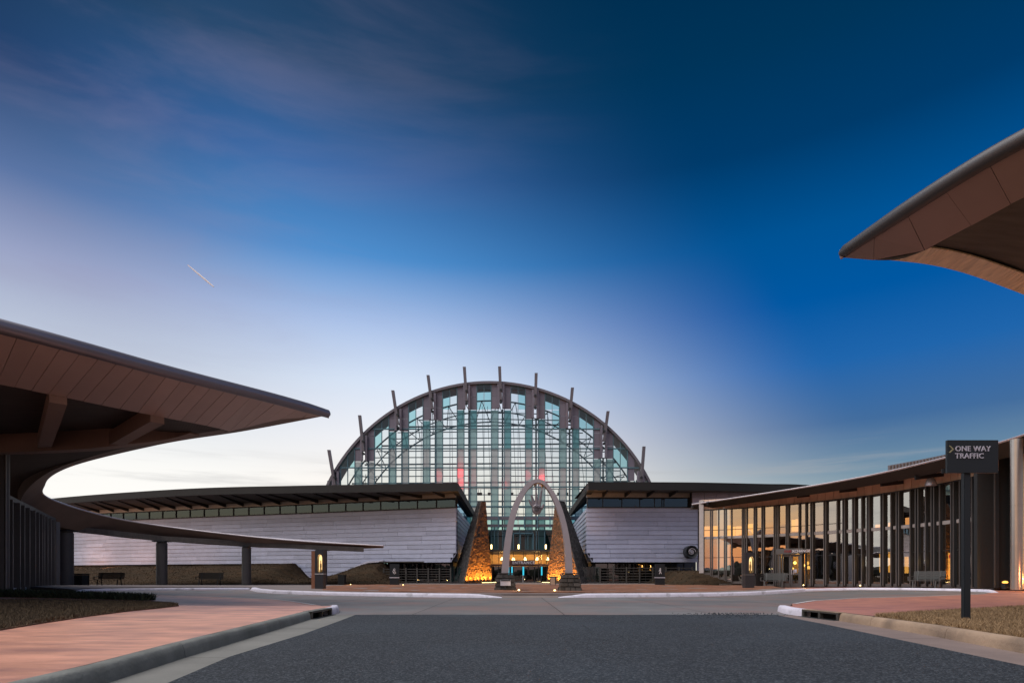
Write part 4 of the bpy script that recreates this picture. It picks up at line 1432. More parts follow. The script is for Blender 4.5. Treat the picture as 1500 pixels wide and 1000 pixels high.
# linear uplights sunk along the foot of the lit faces
for nm, a, b, side in (('left', (-4.35, 52.0), (-1.95, 57.0), -1), ('right', (6.15, 52.0), (3.4, 57.0), 1)):
    A_, B_ = Vector((*a, 0.06)), Vector((*b, 0.06))
    d = (B_ - A_).normalized()
    nn = Vector((d.y, -d.x, 0)) * (1 if nm == 'left' else -1)
    if nn.y > 0: nn = -nn
    t = thing('linear_uplight', 'thin glowing strip light along the foot of the %s stone pylon' % nm, 'uplight', A_ + nn * 0.5, 'strip lights at the pylons')
    MB().bar(A_ + nn * 0.5 + d * 0.2 + Vector((0, 0, 0.06)), B_ + nn * 0.5 + Vector((0, 0, 0.06)), 0.14, 0.16).build('housing', m_dark, t)
    MB().bar(A_ + nn * 0.5 + d * (2.6 if nm == 'left' else 3.6) + Vector((0, 0, 0.17)), B_ + nn * 0.5 + Vector((0, 0, 0.17)), 0.07, 0.03).build('lens', e_lamp, t)
    for k in range(7):
        q = A_.lerp(B_, (k + 0.35 + random.uniform(-0.15, 0.15)) / 7) + nn * 0.36 + Vector((0, 0, 0.20))
        l = bpy.data.lights.new('pylon_uplight', 'SPOT')
        l.energy = 330
        l.color = (1.0, 0.42, 0.06)
        l.spot_size = R(100)
        l.spot_blend = 0.8
        l.shadow_soft_size = 0.05
        o = bpy.data.objects.new('pylon_uplight', l)
        COL.objects.link(o)
        o.location = q
        aim = q.lerp(Vector((-2.9 if nm == 'left' else 4.5, 56.8, 8)), 0.6) - nn * 0.5
        o.rotation_euler = (aim - q).to_track_quat('-Z', 'Y').to_euler()

# ================================================================== ARCH, HAND, PEDESTALS
AY = 28.0
AS = AY / F
def ap(cx, cy):                     # crop pixel of the arch close-up -> place in the arch's plane
    px, py = 670 + cx / 5.265, 690 + cy / 5.263
    return Vector(((px - 750) * AS, AY, EYE + (HZ - py) * AS))
outer = [(338, 812), (347, 690), (358, 590), (385, 420), (430, 262), (500, 138), (556, 84), (612, 65), (664, 78), (712, 124), (762, 195), (810, 305), (853, 470), (878, 640), (887, 806)]
inner = [(394, 812), (401, 690), (410, 590), (432, 430), (472, 272), (532, 160), (576, 112), (613, 93), (656, 105), (698, 150), (743, 238), (788, 368), (816, 500), (829, 650), (834, 806)]
arch = thing('steel_arch', 'tall pointed-oval arch of grey brushed steel standing on two stone pedestals', 'arch', (1.3, AY, 0.98))
o_pts, i_pts = [ap(*p) for p in outer], [ap(*p) for p in inner]
nn_ = 56
oo = [cat_rom(o_pts, i / nn_) for i in range(nn_ + 1)]
ii = [cat_rom(i_pts, i / nn_) for i in range(nn_ + 1)]
mb = MB()
D = Vector((0, 0.24, 0))
mb.strip([p - D for p in oo], [p - D for p in ii])
mb.strip([p + D for p in oo], [p + D for p in ii])
mb.strip([p - D for p in oo], [p + D for p in oo])
mb.strip([p - D for p in ii], [p + D for p in ii])
mb.build('arch_band', m_arch, arch)
for cx, cy in ((597, 104), (653, 112)):
    p = ap(cx, cy)
    MB().tube([p + Vector((0, 0, 0.10)), p - Vector((0, 0, 0.10))], [0.045, 0.03], 8).build('hanger', m_brass, arch)

# the hand, cut and pressed from steel
hc = ap(612, 292)
hand = thing('hand_sculpture', 'open steel hand with spread fingers and a spiral in its palm, hanging inside the arch', 'sculpture', hc)
def skin_hand():
    S = AS / 5.265
    vs_, es_, rs_ = [], [], []
    def v(cx, cy, r):
        p = ap(cx, cy)
        vs_.append((p.x - hc.x, 0, p.z - hc.z)); rs_.append(r * S * 1.25)
        return len(vs_) - 1
    w0 = v(612, 338, 25); w1 = v(612, 300, 33); w2 = v(612, 268, 31)
    es_.extend([(w0, w1), (w1, w2)])
    for chain in ([(586, 272, 12), (566, 246, 9), (550, 216, 5)], [(594, 262, 12), (582, 222, 9.5), (570, 180, 5)],
                  [(612, 258, 13), (610, 210, 10), (606, 150, 5)], [(630, 262, 12), (640, 205, 9.5), (652, 140, 4.5)],
                  [(640, 296, 12), (656, 276, 9), (668, 252, 6)]):
        prev = w1 if chain[0][1] > 290 else w2
        for c_ in chain:
            k = v(*c_)
            es_.append((prev, k)); prev = k
    me = bpy.data.meshes.new('hand_tmp')
    me.from_pydata(vs_, es_, [])
    ob = bpy.data.objects.new('hand_tmp', me)
    COL.objects.link(ob)
    md = ob.modifiers.new('s', 'SKIN')
    for i, r_ in enumerate(rs_):
        me.skin_vertices[0].data[i].radius = (r_, r_)
    me.skin_vertices[0].data[1].use_root = True
    ob.modifiers.new('d', 'SUBSURF').levels = 2
    dg = bpy.context.evaluated_depsgraph_get()
    m2 = bpy.data.meshes.new_from_object(ob.evaluated_get(dg))
    bpy.data.objects.remove(ob)
    for vv in m2.vertices:
        vv.co.y *= 0.32
    for p in m2.polygons: p.use_smooth = True
    m2.materials.clear()
    m2.materials.append(m_hand)
    m2.name = 'palm_and_fingers'
    return m2
link('palm_and_fingers', skin_hand(), hand)
sp = []
for k in range(34):
    t = k * 0.42
    r_ = 0.16 * (1 - k / 38)
    sp.append((hc.x + r_ * math.cos(t), AY - 0.10, hc.z + 0.02 + r_ * math.sin(t)))
MB().tube(sp, 0.013, 6).build('palm_spiral', m_dark, hand)
for (cx, cy), (dx_, dy_) in (((607, 152), (597, 108)), ((652, 142), (653, 114))):
    MB().tube([ap(cx, cy + 10), ap(dx_, dy_)], 0.018, 6).build('hanging_rod', m_trim, hand)

def pedestal(label, x0, x1, t0, t1, y, zt):
    t = thing('stone_pedestal', label, 'pedestal', ((x0 + x1) / 2, y, 0.15), 'stone pedestals of the steel arch')
    zb = 0.13
    d0, d1 = 0.52, 0.40
    base = [(x0, y - d0), (x1, y - d0), (x1, y + d0), (x0, y + d0)]
    top = [(t0, y - d1), (t1, y - d1), (t1, y + d1), (t0, y + d1)]
    MB().hexa([((p[0] - (x0 + x1) / 2) * 0.95 + (x0 + x1) / 2, (p[1] - y) * 0.95 + y, zb) for p in base],
              [((p[0] - (t0 + t1) / 2) * 0.95 + (t0 + t1) / 2, (p[1] - y) * 0.95 + y, zt - 0.02) for p in top]).build('core', m_gap, t)
    for (i, j) in ((0, 1), (1, 2), (2, 3), (3, 0)):
        A0, B0 = Vector((*base[i], zb)), Vector((*base[j], zb))
        A1, B1 = Vector((*top[i], zt)), Vector((*top[j], zt))
        nrm = (B0 - A0).cross(A1 - A0).normalized()
        nc = 4
        for r_ in range(nc):
            u0, u1 = r_ / nc + 0.01, (r_ + 1) / nc - 0.01
            cuts = [0.0]
            while cuts[-1] < 0.75:
                cuts.append(cuts[-1] + random.uniform(0.22, 0.42))
            cuts[-1] = 1.0
            for a, b in zip(cuts, cuts[1:]):
                a += 0.008; b -= 0.008
                q = random.uniform(0.0, 0.05)
                P = lambda u, v, d_: A0.lerp(A1, u).lerp(B0.lerp(B1, u), v) + nrm * d_
                MB().hexa([P(u0, a, -0.06), P(u0, b, -0.06), P(u1, b, -0.06), P(u1, a, -0.06)], [P(u0 + .02, a + .01, q), P(u0 + .02, b - .01, q), P(u1 - .02, b - .01, q), P(u1 - .02, a + .01, q)]).build('stone', m_stone_p, t)
    MB().box(t0 - 0.02, t1 + 0.02, y - d1 - 0.02, y + d1 + 0.02, zt, zt + 0.06).build('cap_stone', m_stone_p, t, bevel=0.015)
    return t
PY = 28.0
pl = pedestal('battered stone pedestal with a pale plaque, under the left leg of the arch', (725 - 750) * AS, (755.5 - 750) * AS, (729.5 - 750) * AS, (751 - 750) * AS, PY, 0.93)
pedestal('wider battered stone pedestal without a plaque, under the right leg of the arch', (819 - 750) * AS, (850.5 - 750) * AS, (823 - 750) * AS, (846 - 750) * AS, PY, 0.93)
pq = MB().box(at(733, 850, 27.25).x, at(748, 850, 27.25).x, 27.22, 27.27, at(740, 857.2, 27.25).z, at(740, 848.6, 27.25).z).build('plaque', m_plaque, pl)
MB().box(at(733.4, 850, 27.2).x, at(747.6, 850, 27.2).x, 27.205, 27.219, at(740, 850.4, 27.2).z, at(740, 848.8, 27.2).z).build('plaque_heading', m_sign, pq)
MB().box(at(740, 850, 27.3).x - 0.04, at(740, 850, 27.3).x + 0.04, 27.27, 27.4, 0.15, 0.6).build('plaque_post', m_dark, pl)
for i, (px, py) in enumerate(((760, 864.8), (812.5, 865.2))):
    p = at(px, py, 26.6)
    t = thing('ground_spotlight', ['small glowing ground spotlight beside the left pedestal of the arch', 'small glowing ground spotlight beside the right pedestal of the arch'][i], 'spotlight', p, 'ground spotlights')
    MB().tube([(p.x, p.y, 0.13), (p.x, p.y, p.z + 0.01)], 0.07, 10).build('housing', m_dark, t)
    MB().tube([(p.x, p.y, p.z + 0.011), (p.x, p.y - 0.03, p.z + 0.045)], 0.045, 10).build('lens', e_lamp, t)
    point('ground_spot_lamp', (p.x + (-0.15 if i == 0 else 0.15), p.y + 0.25, p.z + 0.15), (1.0, 0.7, 0.35), 2.2, 0.05)

# ================================================================== CRESCENT CANOPIES
def canopy(root, I, O, hf, w1, dr, m_pan, plen, pan_t, tube_r, girder_v, beams_t, recess=0.14, strip_w=0.5, gird=None, rim_m=None, tube_m=None, gap=0.005, lean=0.0, gtap=0.0, rake=0.0):
    I = [Vector(p) for p in I]; O = [Vector(p) for p in O]
    HF = [Vector((h, 0, 0)) for h in hf]
    NS = 240
    ti = [k / NS for k in range(NS + 1)]
    Ic = [cat_rom(I, t) for t in ti]; Oc = [cat_rom(O, t) for t in ti]
    Wd = [(a - b).length for a, b in zip(Ic, Oc)]
    def nrm(curve, other, k):
        d = curve[min(k + 1, NS)] - curve[max(k - 1, 0)]
        if d.length < 1e-6: d = Vector((1, 0, 0))
        n_ = Vector((-d.y, d.x, 0)).normalized()
        w = other[k] - curve[k]
        if w.length < 0.02:
            kk = 6 if k < NS / 2 else NS - 6
            w = other[kk] - curve[kk]
        return n_ if n_.dot(Vector((w.x, w.y, 0))) > 0 else -n_
    sc = [min(1.0, w / (w1 * 1.35)) for w in Wd]
    fas_t, fas_b, str_t, str_b = [], [], [], []
    for k in range(NS + 1):
        no = nrm(Oc, Ic, k); ni = nrm(Ic, Oc, k)
        h = cat_rom(HF, ti[k]).x
        s_ = sc[k]
        fas_t.append(Oc[k] + Vector((0, 0, -tube_r * 0.8)) + no * 0.02)
        fas_b.append(Oc[k] + no * w1 * s_ + Vector((0, 0, -dr * s_ - 0.05)))
        sw = min(strip_w + h * 0.5, Wd[k] * 0.45)
        str_t.append(Ic[k].copy())
        str_b.append(Ic[k] + ni * sw + Vector((0, 0, -h)))
    # near the tips the two lips would cross: let them meet
    for k in range(NS + 1):
        if Wd[k] < w1 * 1.5 + strip_w:
            u = sstep(Wd[k], w1 * 0.9, w1 * 1.5 + strip_w)
            m_ = str_b[k]
            fas_b[k] = fas_b[k] * u + Vector((m_.x, m_.y, min(m_.z, fas_b[k].z) * 1)) * (1 - u)
    sf_o = [p + Vector((0, 0, 1)) * max(0.0, min(dr, recess_top(k))) for k, p in enumerate(fas_b)] if False else None
    top_i = [p + Vector((0, 0, 0.10)) for p in Ic]
    top_o = [p + Vector((0, 0, tube_r * 0.35)) for p in Oc]
    mb = MB(); mb.strip(top_i, top_o); mb.build('roof_deck', m_roof, root, sm=True)
    rail = MB().strip(top_i, [p + Vector((0, 0, 0.0)) for p in Ic])
    rail.tube([p + Vector((0, 0, 0.05)) for p in Ic], 0.045, 6)
    rail.build('edge_trim', m_trim, root)
    ks = [k for k in range(0, NS + 1, 2)]
    MB().tube([Oc[k] for k in ks], [max(0.05, tube_r * min(1, 0.80 + Wd[k] / 6) * min(1, 0.5 + 0.5 * min(k, NS - k) / 2)) for k in ks], 12).build('edge_tube', tube_m or m_tube, root, sm=True)
    MB().strip(str_t, str_b).build('inner_rim', rim_m or m_rim, root, sm=True)
    # soffit, recessed behind the two lips
    so_o = [Vector((p.x, p.y, max(p.z, Oc[k].z - recess - tube_r))) for k, p in enumerate(fas_b)]
    so_i = [Vector((p.x, p.y, max(p.z, Ic[k].z - recess + 0.05))) for k, p in enumerate(str_b)]
    mb = MB(); mb.strip(so_i, so_o); mb.strip(str_b, so_i); mb.strip(fas_b, so_o)
    mb.build('soffit', m_soffit, root)
    # fascia in separate panels
    L = [0.0]
    for k in range(NS): L.append(L[-1] + (Oc[k + 1] - Oc[k]).length)
    def samp(arr, s):
        if s >= L[-1]: return arr[-1].copy()
        for k in range(NS):
            if L[k + 1] >= s:
                d = L[k + 1] - L[k]
                return arr[k].lerp(arr[k + 1], (s - L[k]) / d if d else 0)
    s0, s1 = pan_t[0] * L[-1], pan_t[1] * L[-1]
    s = s0
    while s < s1 - 1e-4:
        e = min(s1, s + plen)
        q = gap
        a0, b0, a1, b1 = samp(fas_t, s + q), samp(fas_b, max(0, s + q - lean)), samp(fas_t, e - q), samp(fas_b, max(0.0, e - q - lean))
        nn = (a1 - a0).cross(b0 - a0)
        if nn.length > 1e-7:
            nn = nn.normalized() * 0.03
            if nn.z < 0: nn = -nn
            j = Vector((0, 0, random.uniform(-0.004, 0.004)))
            MB().hexa([a0 + j, a1 + j, b1 + j, b0 + j], [a0 + nn, a1 + nn, b1 + nn, b0 + nn]).build('fascia_panel', m_pan, root)
        s = e
    mb = MB(); up = Vector((0, 0, 0.05))
    mb.strip([p + up for p in fas_t], [p + up for p in fas_b])
    mb.build('fascia_backing', m_gap, root)
    # girder and radial beams
    if gird:
        ks = [k for k in range(NS + 1) if gird[0] <= ti[k] <= gird[1]][::3]
        gv = lambda t: girder_v * (sstep(t, gird[0] - 0.02, gird[0] + gtap) if gtap else 1.0)
        G = [so_i[k].lerp(so_o[k], gv(ti[k])) for k in ks]
        mb = MB()
        secs = []
        for i_, p in enumerate(G):
            d_ = (G[min(i_ + 1, len(G) - 1)] - G[max(i_ - 1, 0)]); d_.z = 0
            d_.normalize()
            w_ = Vector((-d_.y, d_.x, 0)) * 0.175
            dd = Vector((0, 0, -0.60 * (min(1.0, 0.06 + i_ / 9) if gtap else 1.0)))
            secs.append([p - w_, p + w_, p + w_ + dd, p - w_ + dd])
        m_n = len(secs)
        mb.add([v for q in secs for v in q], [(a * 4 + b, a * 4 + (b + 1) % 4, (a + 1) * 4 + (b + 1) % 4, (a + 1) * 4 + b) for a in range(m_n - 1) for b in range(4)] + [(0, 1, 2, 3), (m_n * 4 - 4, m_n * 4 - 3, m_n * 4 - 2, m_n * 4 - 1)])
        mb.build('girder', m_beam, root)
    for t in beams_t:
        k = int(t * NS)
        k2 = min(NS, int((t + rake) * NS))
        a, b = so_o[k], so_i[k2].lerp(so_o[k2], max(0.12, girder_v - 0.06) if not gtap else girder_v * sstep(t + rake, gird[0] - 0.02, gird[0] + gtap))
        MB().bar(a - Vector((0, 0, 0.22)), b - Vector((0, 0, 0.30)), 0.34, 0.44).build('beam', m_beam, root)
    return Ic, Oc, so_i, so_o

left_c = thing('crescent_canopy', 'wide crescent canopy with rose fascia panels, sweeping round the left court', 'canopy', (-14, 20, 5.8))
LI = [(-5.6, 17.8, 5.78), (-8.55, 18.5, 5.46), (-12.8, 20.9, 5.55), (-19.5, 25.5, 5.6), (-24.5, 30.4, 5.6), (-27.0, 34.2, 5.25), (-26.2, 40.3, 4.55), (-18.0, 44.0, 3.6), (-10.3, 46.4, 3.2)]
LO = [(-5.6, 17.8, 5.80), (-6.65, 16.35, 5.82), (-8.2, 14.2, 5.78), (-11.7, 9.3, 5.70), (-21, 1.0, 5.8), (-38, 14, 6.0), (-40, 35, 5.6), (-24, 49.5, 4.3), (-10.3, 46.5, 3.2)]
Ic, Oc, sI, sO = canopy(left_c, LI, LO, [0.0, 0.03, 0.04, 0.25, 0.9, 1.1, 1.05, 0.6, 0.12], 2.3, 0.50, m_fascia, 0.36, (0.0, 0.30), 0.15, 0.42,
                        [0.235, 0.295, 0.36, 0.43, 0.51, 0.59, 0.66], gird=(0.175, 0.70), lean=0.30, gtap=0.10, rake=0.04)
# columns under the canopy
def column(label, px, Y, zb, zt, r, group=None):
    x = (px - 750) / F * Y
    t = thing('canopy_column', label, 'column', (x, Y, zb), group)
    MB().lathe((x, Y, zb), [(r, 0), (r, zt - zb - 0.10), (r * 0.9, zt - zb - 0.09), (r * 0.9, zt - zb - 0.01)], 24).build('shaft', m_colr, t, sm=True)
    MB().box(x - r * 1.25, x + r * 1.25, Y - r * 1.25, Y + r * 1.25, zt - 0.01, zt + 0.05).build('bearing_plate', m_dark, t)
    MB().lathe((x, Y, zb), [(r * 1.18, 0), (r * 1.18, 0.05), (r * 1.02, 0.07)], 24).build('collar', m_dark, t)
    return Vector((x, Y, zt))
GC = 'round columns under the left canopy'
heads = [column('broad round canopy column beside the dark bin, on the forecourt', 95, 37.5, 0.17, 3.72, 0.48, GC),
         column('round canopy column standing between the two black benches', 237, 41.5, 0.15, 3.29, 0.36, GC),
         column('round canopy column right of the second black bench', 361, 44.0, 0.15, 3.08, 0.33, GC),
         column('round canopy column just behind the lit kiosk on the left', 473, 45.4, 0.15, 2.83, 0.32, GC)]
mb = MB()
hp_ = [Vector((-21.0, 45, 3.3))] 
gl = [heads[0] + Vector((0.2, -6, 0.55))] + [h + Vector((0, 0, 0.22)) for h in heads] + [Vector((-11.8, 46.2, 2.95))]
for p, q in zip(gl, gl[1:]):
    mb.bar(p, q, 0.4, 0.36)
mb.build('column_girder', m_soffit, left_c)
tall = at(6, 700, 19.7)
t = thing('canopy_column', 'tall dark round column at the left edge, under the near arm of the canopy', 'column', (tall.x - 0.12, 19.7, 0.2), GC)
MB().lathe((tall.x - 0.12, 19.7, 0.2), [(0.24, 0), (0.24, 1.55), (0.23, 1.552), (0.23, 1.568), (0.24, 1.57), (0.24, 3.25), (0.23, 3.252), (0.23, 3.268), (0.24, 3.27), (0.24, 5.35)], 28).build('shaft', m_colr, t, sm=True)
MB().tube([(tall.x + 0.12, 19.62, 0.2), (tall.x + 0.12, 19.62, 5.3)], 0.035, 8).build('drain_pipe', m_mull, t)
MB().box(tall.x - 0.6, tall.x + 0.4, 19.2, 20.1, 0.05, 0.22).build('plinth', m_plaza, t)

# ---------------------------------------------------------------- left glass pavilion, under the canopy
lp = thing('glass_pavilion', 'dark glazed pavilion front with slim mullions, under the left canopy', 'building', (-22, 28, 0.2))
pa, pb = Vector((-21.3, 24.6)), Vector((-26.6, 33.6))
ext = pa + (pa - pb).normalized() * 14
pxs = [0.0]
L_ = (pb - ext).length
s = 0.0
cuts = []
while s < L_ - 0.3:
    cuts.append(s); s += random.choice((0.9, 1.35, 0.55, 1.1))
cuts.append(L_)
for a, b in zip(cuts, cuts[1:]):
    A_, B_ = ext.lerp(pb, a / L_), ext.lerp(pb, b / L_)
    d = (B_ - A_).normalized(); nv = Vector((-d.y, d.x)) * -1
    if nv.x < 0: nv = -nv
    P = lambda p, o, z: (p.x + nv.x * o, p.y + nv.y * o, z)
    MB().hexa([P(A_, 0, 0.35), P(B_, 0, 0.35), P(B_, -0.03, 0.35), P(A_, -0.03, 0.35)], [P(A_, 0, 4.0), P(B_, 0, 4.0), P(B_, -0.03, 4.0), P(A_, -0.03, 4.0)]).build('pane', m_glass_d, lp)
    MB().bar(P(A_, 0.12, 0.2), P(A_, 0.12, 4.0), 0.10, 0.30, Vector((nv.x, nv.y, 0))).build('mullion', m_mull, lp)
d = (pb - ext).normalized(); nv = Vector((d.y, -d.x))
if nv.x > 0: nv = -nv
MB().hexa([(ext.x + nv.x, ext.y + nv.y, 0.1), (pb.x + nv.x, pb.y + nv.y, 0.1), (pb.x + nv.x * 1.2, pb.y + nv.y * 1.2, 0.1), (ext.x + nv.x * 1.2, ext.y + nv.y * 1.2, 0.1)],
          [(ext.x + nv.x, ext.y + nv.y, 4.2), (pb.x + nv.x, pb.y + nv.y, 4.2), (pb.x + nv.x * 1.2, pb.y + nv.y * 1.2, 4.2), (ext.x + nv.x * 1.2, ext.y + nv.y * 1.2, 4.2)]).build('inner_wall', m_gap, lp)
MB().hexa([(pb.x - 1, pb.y + 0.4, 0.1), (-60, 42, 0.1), (-60, 43, 0.1), (pb.x - 1, pb.y + 1, 0.1)], [(pb.x - 1, pb.y + 0.4, 4.4), (-60, 42, 4.4), (-60, 43, 4.4), (pb.x - 1, pb.y + 1, 4.4)]).build('side_wall', m_zinc2, lp)
MB().bar((ext.x, ext.y, 0.24), (pb.x, pb.y, 0.24), 0.3, 0.2).build('sill', m_spand, lp)
MB().bar((ext.x, ext.y, 4.08), (pb.x, pb.y, 4.08), 0.3, 0.2).build('head', m_dark, lp)
MB().bar((pb.x, pb.y + 0.3, 0.2), (pb.x, pb.y + 0.3, 4.0), 0.16, 0.3).build('corner_post', m_mull, lp)

# ================================================================== SHOP (curved glass front on the right)
CC = Vector((8.0, 28.5)); CR = 14.0
def fpt(px, r=CR):
    k = (px - 750) / F
    A = 1 + k * k; B = -2 * (CC.x * k + CC.y); Cc = CC.x ** 2 + CC.y ** 2 - r * r
    D_ = B * B - 4 * A * Cc
    Y = (-B + math.sqrt(max(0, D_))) / (2 * A)
    return Vector((k * Y, Y))
shop = thing('shop_building', 'curved glass shop front with many slim metal fins, under the right canopy', 'building', (20, 34, 0.2))
ZW = 5.50; ZS = 3.55
fin_px = [1031, 1041, 1043.6, 1053, 1061.5, 1064.2, 1072, 1088, 1091, 1094.5, 1105.5, 1108, 1117, 1119.5, 1135, 1138, 1141, 1153, 1155.8, 1172, 1182, 1189.3, 1192, 1209, 1211.8,
          1228.5, 1237, 1239.8, 1251.5, 1254.4, 1265, 1273, 1276, 1293.5, 1296.8, 1308.4, 1316.6, 1320, 1337, 1345, 1348.8, 1360, 1368.6, 1372.4, 1381, 1398, 1401.6, 1411, 1416, 1429.5, 1433.8, 1445.6, 1450, 1459, 1463.3]
def base_z(px):
    p = fpt(px)
    return (hs(p.x, p.y) if True else 0) + 0.12 + 0.95 * max(0.0, 1 - (px - 1025) / 62.0)
fp = [fpt(p) for p in fin_px]
# beyond the tangent the facade bends on towards the camera, out of the frame
door_a, door_b = 1144, 1181
for i, px in enumerate(fin_px):
    p = fp[i]
    n_ = (CC - p).normalized()
    zb = base_z(px)
    if 1146 < px < 1179: zb = 2.62
    q0 = p + n_ * 0.30
    MB().bar((p.x + n_.x * 0.08, p.y + n_.y * 0.08, zb), (p.x + n_.x * 0.08, p.y + n_.y * 0.08, ZW), 0.05, 0.15, Vector((n_.x, n_.y, 0))).build('fin', m_dark, shop)  # near-black body carries the shade of the fin's sides
    MB().bar((p.x + n_.x * 0.175, p.y + n_.y * 0.175, zb), (p.x + n_.x * 0.175, p.y + n_.y * 0.175, ZW), 0.06, 0.035, Vector((n_.x, n_.y, 0))).build('fin_lit_edge', m_mull, shop)  # paler strip paints the lit front edge of the same fin
for i in range(len(fin_px) - 1):
    a, b = fp[i], fp[i + 1]
    zb = max(base_z(fin_px[i]), base_z(fin_px[i + 1]))
    mid = (fin_px[i] + fin_px[i + 1]) / 2
    lower0 = zb + 0.1
    if 1144 < mid < 1181: lower0 = 2.66
    n_ = (CC - (a + b) / 2).normalized() * 0.025
    tw = random.uniform(-0.004, 0.004)
    def pane(z0, z1, m=m_glass_s):
        MB().hexa([(a.x, a.y, z0), (b.x, b.y, z0), (b.x + n_.x, b.y + n_.y, z0), (a.x + n_.x, a.y + n_.y, z0)],
                  [(a.x + tw, a.y, z1), (b.x + tw, b.y, z1), (b.x + tw + n_.x, b.y + n_.y, z1), (a.x + tw + n_.x, a.y + n_.y, z1)]).build('pane', m, shop)
    pane(lower0, ZS - 0.10)
    pane(ZS + 0.10, ZW)
    o_ = n_ * 2.4
    e = (b - a).normalized() * 0.045
    bar = lambda z, h_, m, nm: MB().hexa([(a.x + e.x, a.y + e.y, z), (b.x - e.x, b.y - e.y, z), (b.x - e.x + o_.x, b.y - e.y + o_.y, z), (a.x + e.x + o_.x, a.y + e.y + o_.y, z)],
                                 [(a.x + e.x, a.y + e.y, z + h_), (b.x - e.x, b.y - e.y, z + h_), (b.x - e.x + o_.x, b.y - e.y + o_.y, z + h_), (a.x + e.x + o_.x, a.y + e.y + o_.y, z + h_)]).build(nm, m, shop)
    bar(ZS - 0.09, 0.18, m_spand, 'spandrel')
    if fin_px[i + 1] - fin_px[i] > 6:
        if mid < 1240: bar(4.06, 0.035, m_dark, 'transom')
        if not (1144 < mid < 1181): bar(2.12, 0.035, m_dark, 'transom')
    if not (1144 < mid < 1181): bar(zb - 0.06, 0.16, m_mull, 'sill')
# header of copper panels above the glass
cut_px = [1026] + [1026 + 11.5 * (k + 1) for k in range(38)]
for a, b in zip(cut_px, cut_px[1:]):
    if b > 1464: break
    A_, B_ = fpt(a + 0.25), fpt(b - 0.25)
    n1, n2 = (CC - A_).normalized() * 0.06, (CC - B_).normalized() * 0.06
    MB().hexa([(A_.x, A_.y, ZW + 0.05), (B_.x, B_.y, ZW + 0.05), (B_.x + n2.x, B_.y + n2.y, ZW + 0.05), (A_.x + n1.x, A_.y + n1.y, ZW + 0.05)],
              [(A_.x, A_.y, 6.25), (B_.x, B_.y, 6.25), (B_.x + n2.x, B_.y + n2.y, 6.25), (A_.x + n1.x, A_.y + n1.y, 6.25)]).build('header_panel', m_header, shop)
mb = MB()
arcp = [fpt(p) for p in range(1026, 1464, 6)]
for p, q in zip(arcp, arcp[1:]):
    n_ = (CC - p).normalized() * 0.1
    mb.bar((p.x + n_.x, p.y + n_.y, ZW + 0.02), (q.x + n_.x, q.y + n_.y, ZW + 0.02), 0.16, 0.06)
mb.build('window_head', m_dark, shop)
# pale end pier, rooms behind the glass
p = fpt(1028); n_ = (CC - p).normalized()
MB().bar((p.x + n_.x * 0.1, p.y + n_.y * 0.1, 1.05), (p.x + n_.x * 0.1, p.y + n_.y * 0.1, 6.2), 0.30, 0.5, Vector((n_.x, n_.y, 0))).build('end_pier', m_spand, shop)
def ring(r0, r1, z0, z1, a0=-35, a1=78, n=28):
    mb = MB()
    pr = [(r0, z0), (r1, z0), (r1, z1), (r0, z1)]
    pts = []
    for k in range(n + 1):
        t = R(a0 + (a1 - a0) * k / n)
        pts.append([Vector((CC.x + r * math.cos(t), CC.y + r * math.sin(t), z)) for r, z in pr])
    mb.add([v for q in pts for v in q], [(i * 4 + j, i * 4 + (j + 1) % 4, (i + 1) * 4 + (j + 1) % 4, (i + 1) * 4 + j) for i in range(n) for j in range(4)])
    return mb
m_shopin = mat('shop_inner_wall', (0.10, 0.085, 0.07), 0.8, var=0.3, scale=0.8)
ring(19.5, 19.7, 0.1, 6.2, -8, 62).build('inner_wall', m_shopin, shop)
ring(14.05, 19.5, 3.46, 3.6, -8, 62).build('upper_floor', m_shopin, shop)
ring(14.1, 19.5, 6.0, 6.1, -8, 62).build('ceiling', m_shopin, shop)
ring(14.1, 19.5, 0.2, 0.3, -8, 62).build('floor', m_shopin, shop)
def inside(pxa, pxb, ya, yb, deep, m, nm='glow_panel', th=0.06):
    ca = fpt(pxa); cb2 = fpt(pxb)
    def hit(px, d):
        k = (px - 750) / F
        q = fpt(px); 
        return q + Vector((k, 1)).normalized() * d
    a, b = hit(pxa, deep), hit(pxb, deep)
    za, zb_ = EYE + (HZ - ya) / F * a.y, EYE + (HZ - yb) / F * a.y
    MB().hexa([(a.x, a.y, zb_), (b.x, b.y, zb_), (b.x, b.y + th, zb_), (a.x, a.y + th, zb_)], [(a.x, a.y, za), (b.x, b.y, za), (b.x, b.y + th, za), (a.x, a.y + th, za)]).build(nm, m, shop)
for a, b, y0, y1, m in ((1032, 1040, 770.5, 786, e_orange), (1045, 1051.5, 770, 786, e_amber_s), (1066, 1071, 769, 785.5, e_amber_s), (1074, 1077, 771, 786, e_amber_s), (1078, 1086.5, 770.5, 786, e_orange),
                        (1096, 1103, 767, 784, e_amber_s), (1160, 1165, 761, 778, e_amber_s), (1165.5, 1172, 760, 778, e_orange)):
    inside(a, b, y0, y1, 1.2, m)  # added glowing panels, standing in for an orange reflection in the upper panes
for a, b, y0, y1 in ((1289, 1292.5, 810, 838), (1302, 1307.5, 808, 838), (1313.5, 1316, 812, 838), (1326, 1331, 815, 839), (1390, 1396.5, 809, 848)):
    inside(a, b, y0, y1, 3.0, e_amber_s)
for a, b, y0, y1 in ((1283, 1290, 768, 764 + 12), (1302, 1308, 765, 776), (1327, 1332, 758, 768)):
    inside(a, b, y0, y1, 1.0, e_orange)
inside(1391, 1397, 812, 817, 2.6, e_redl)
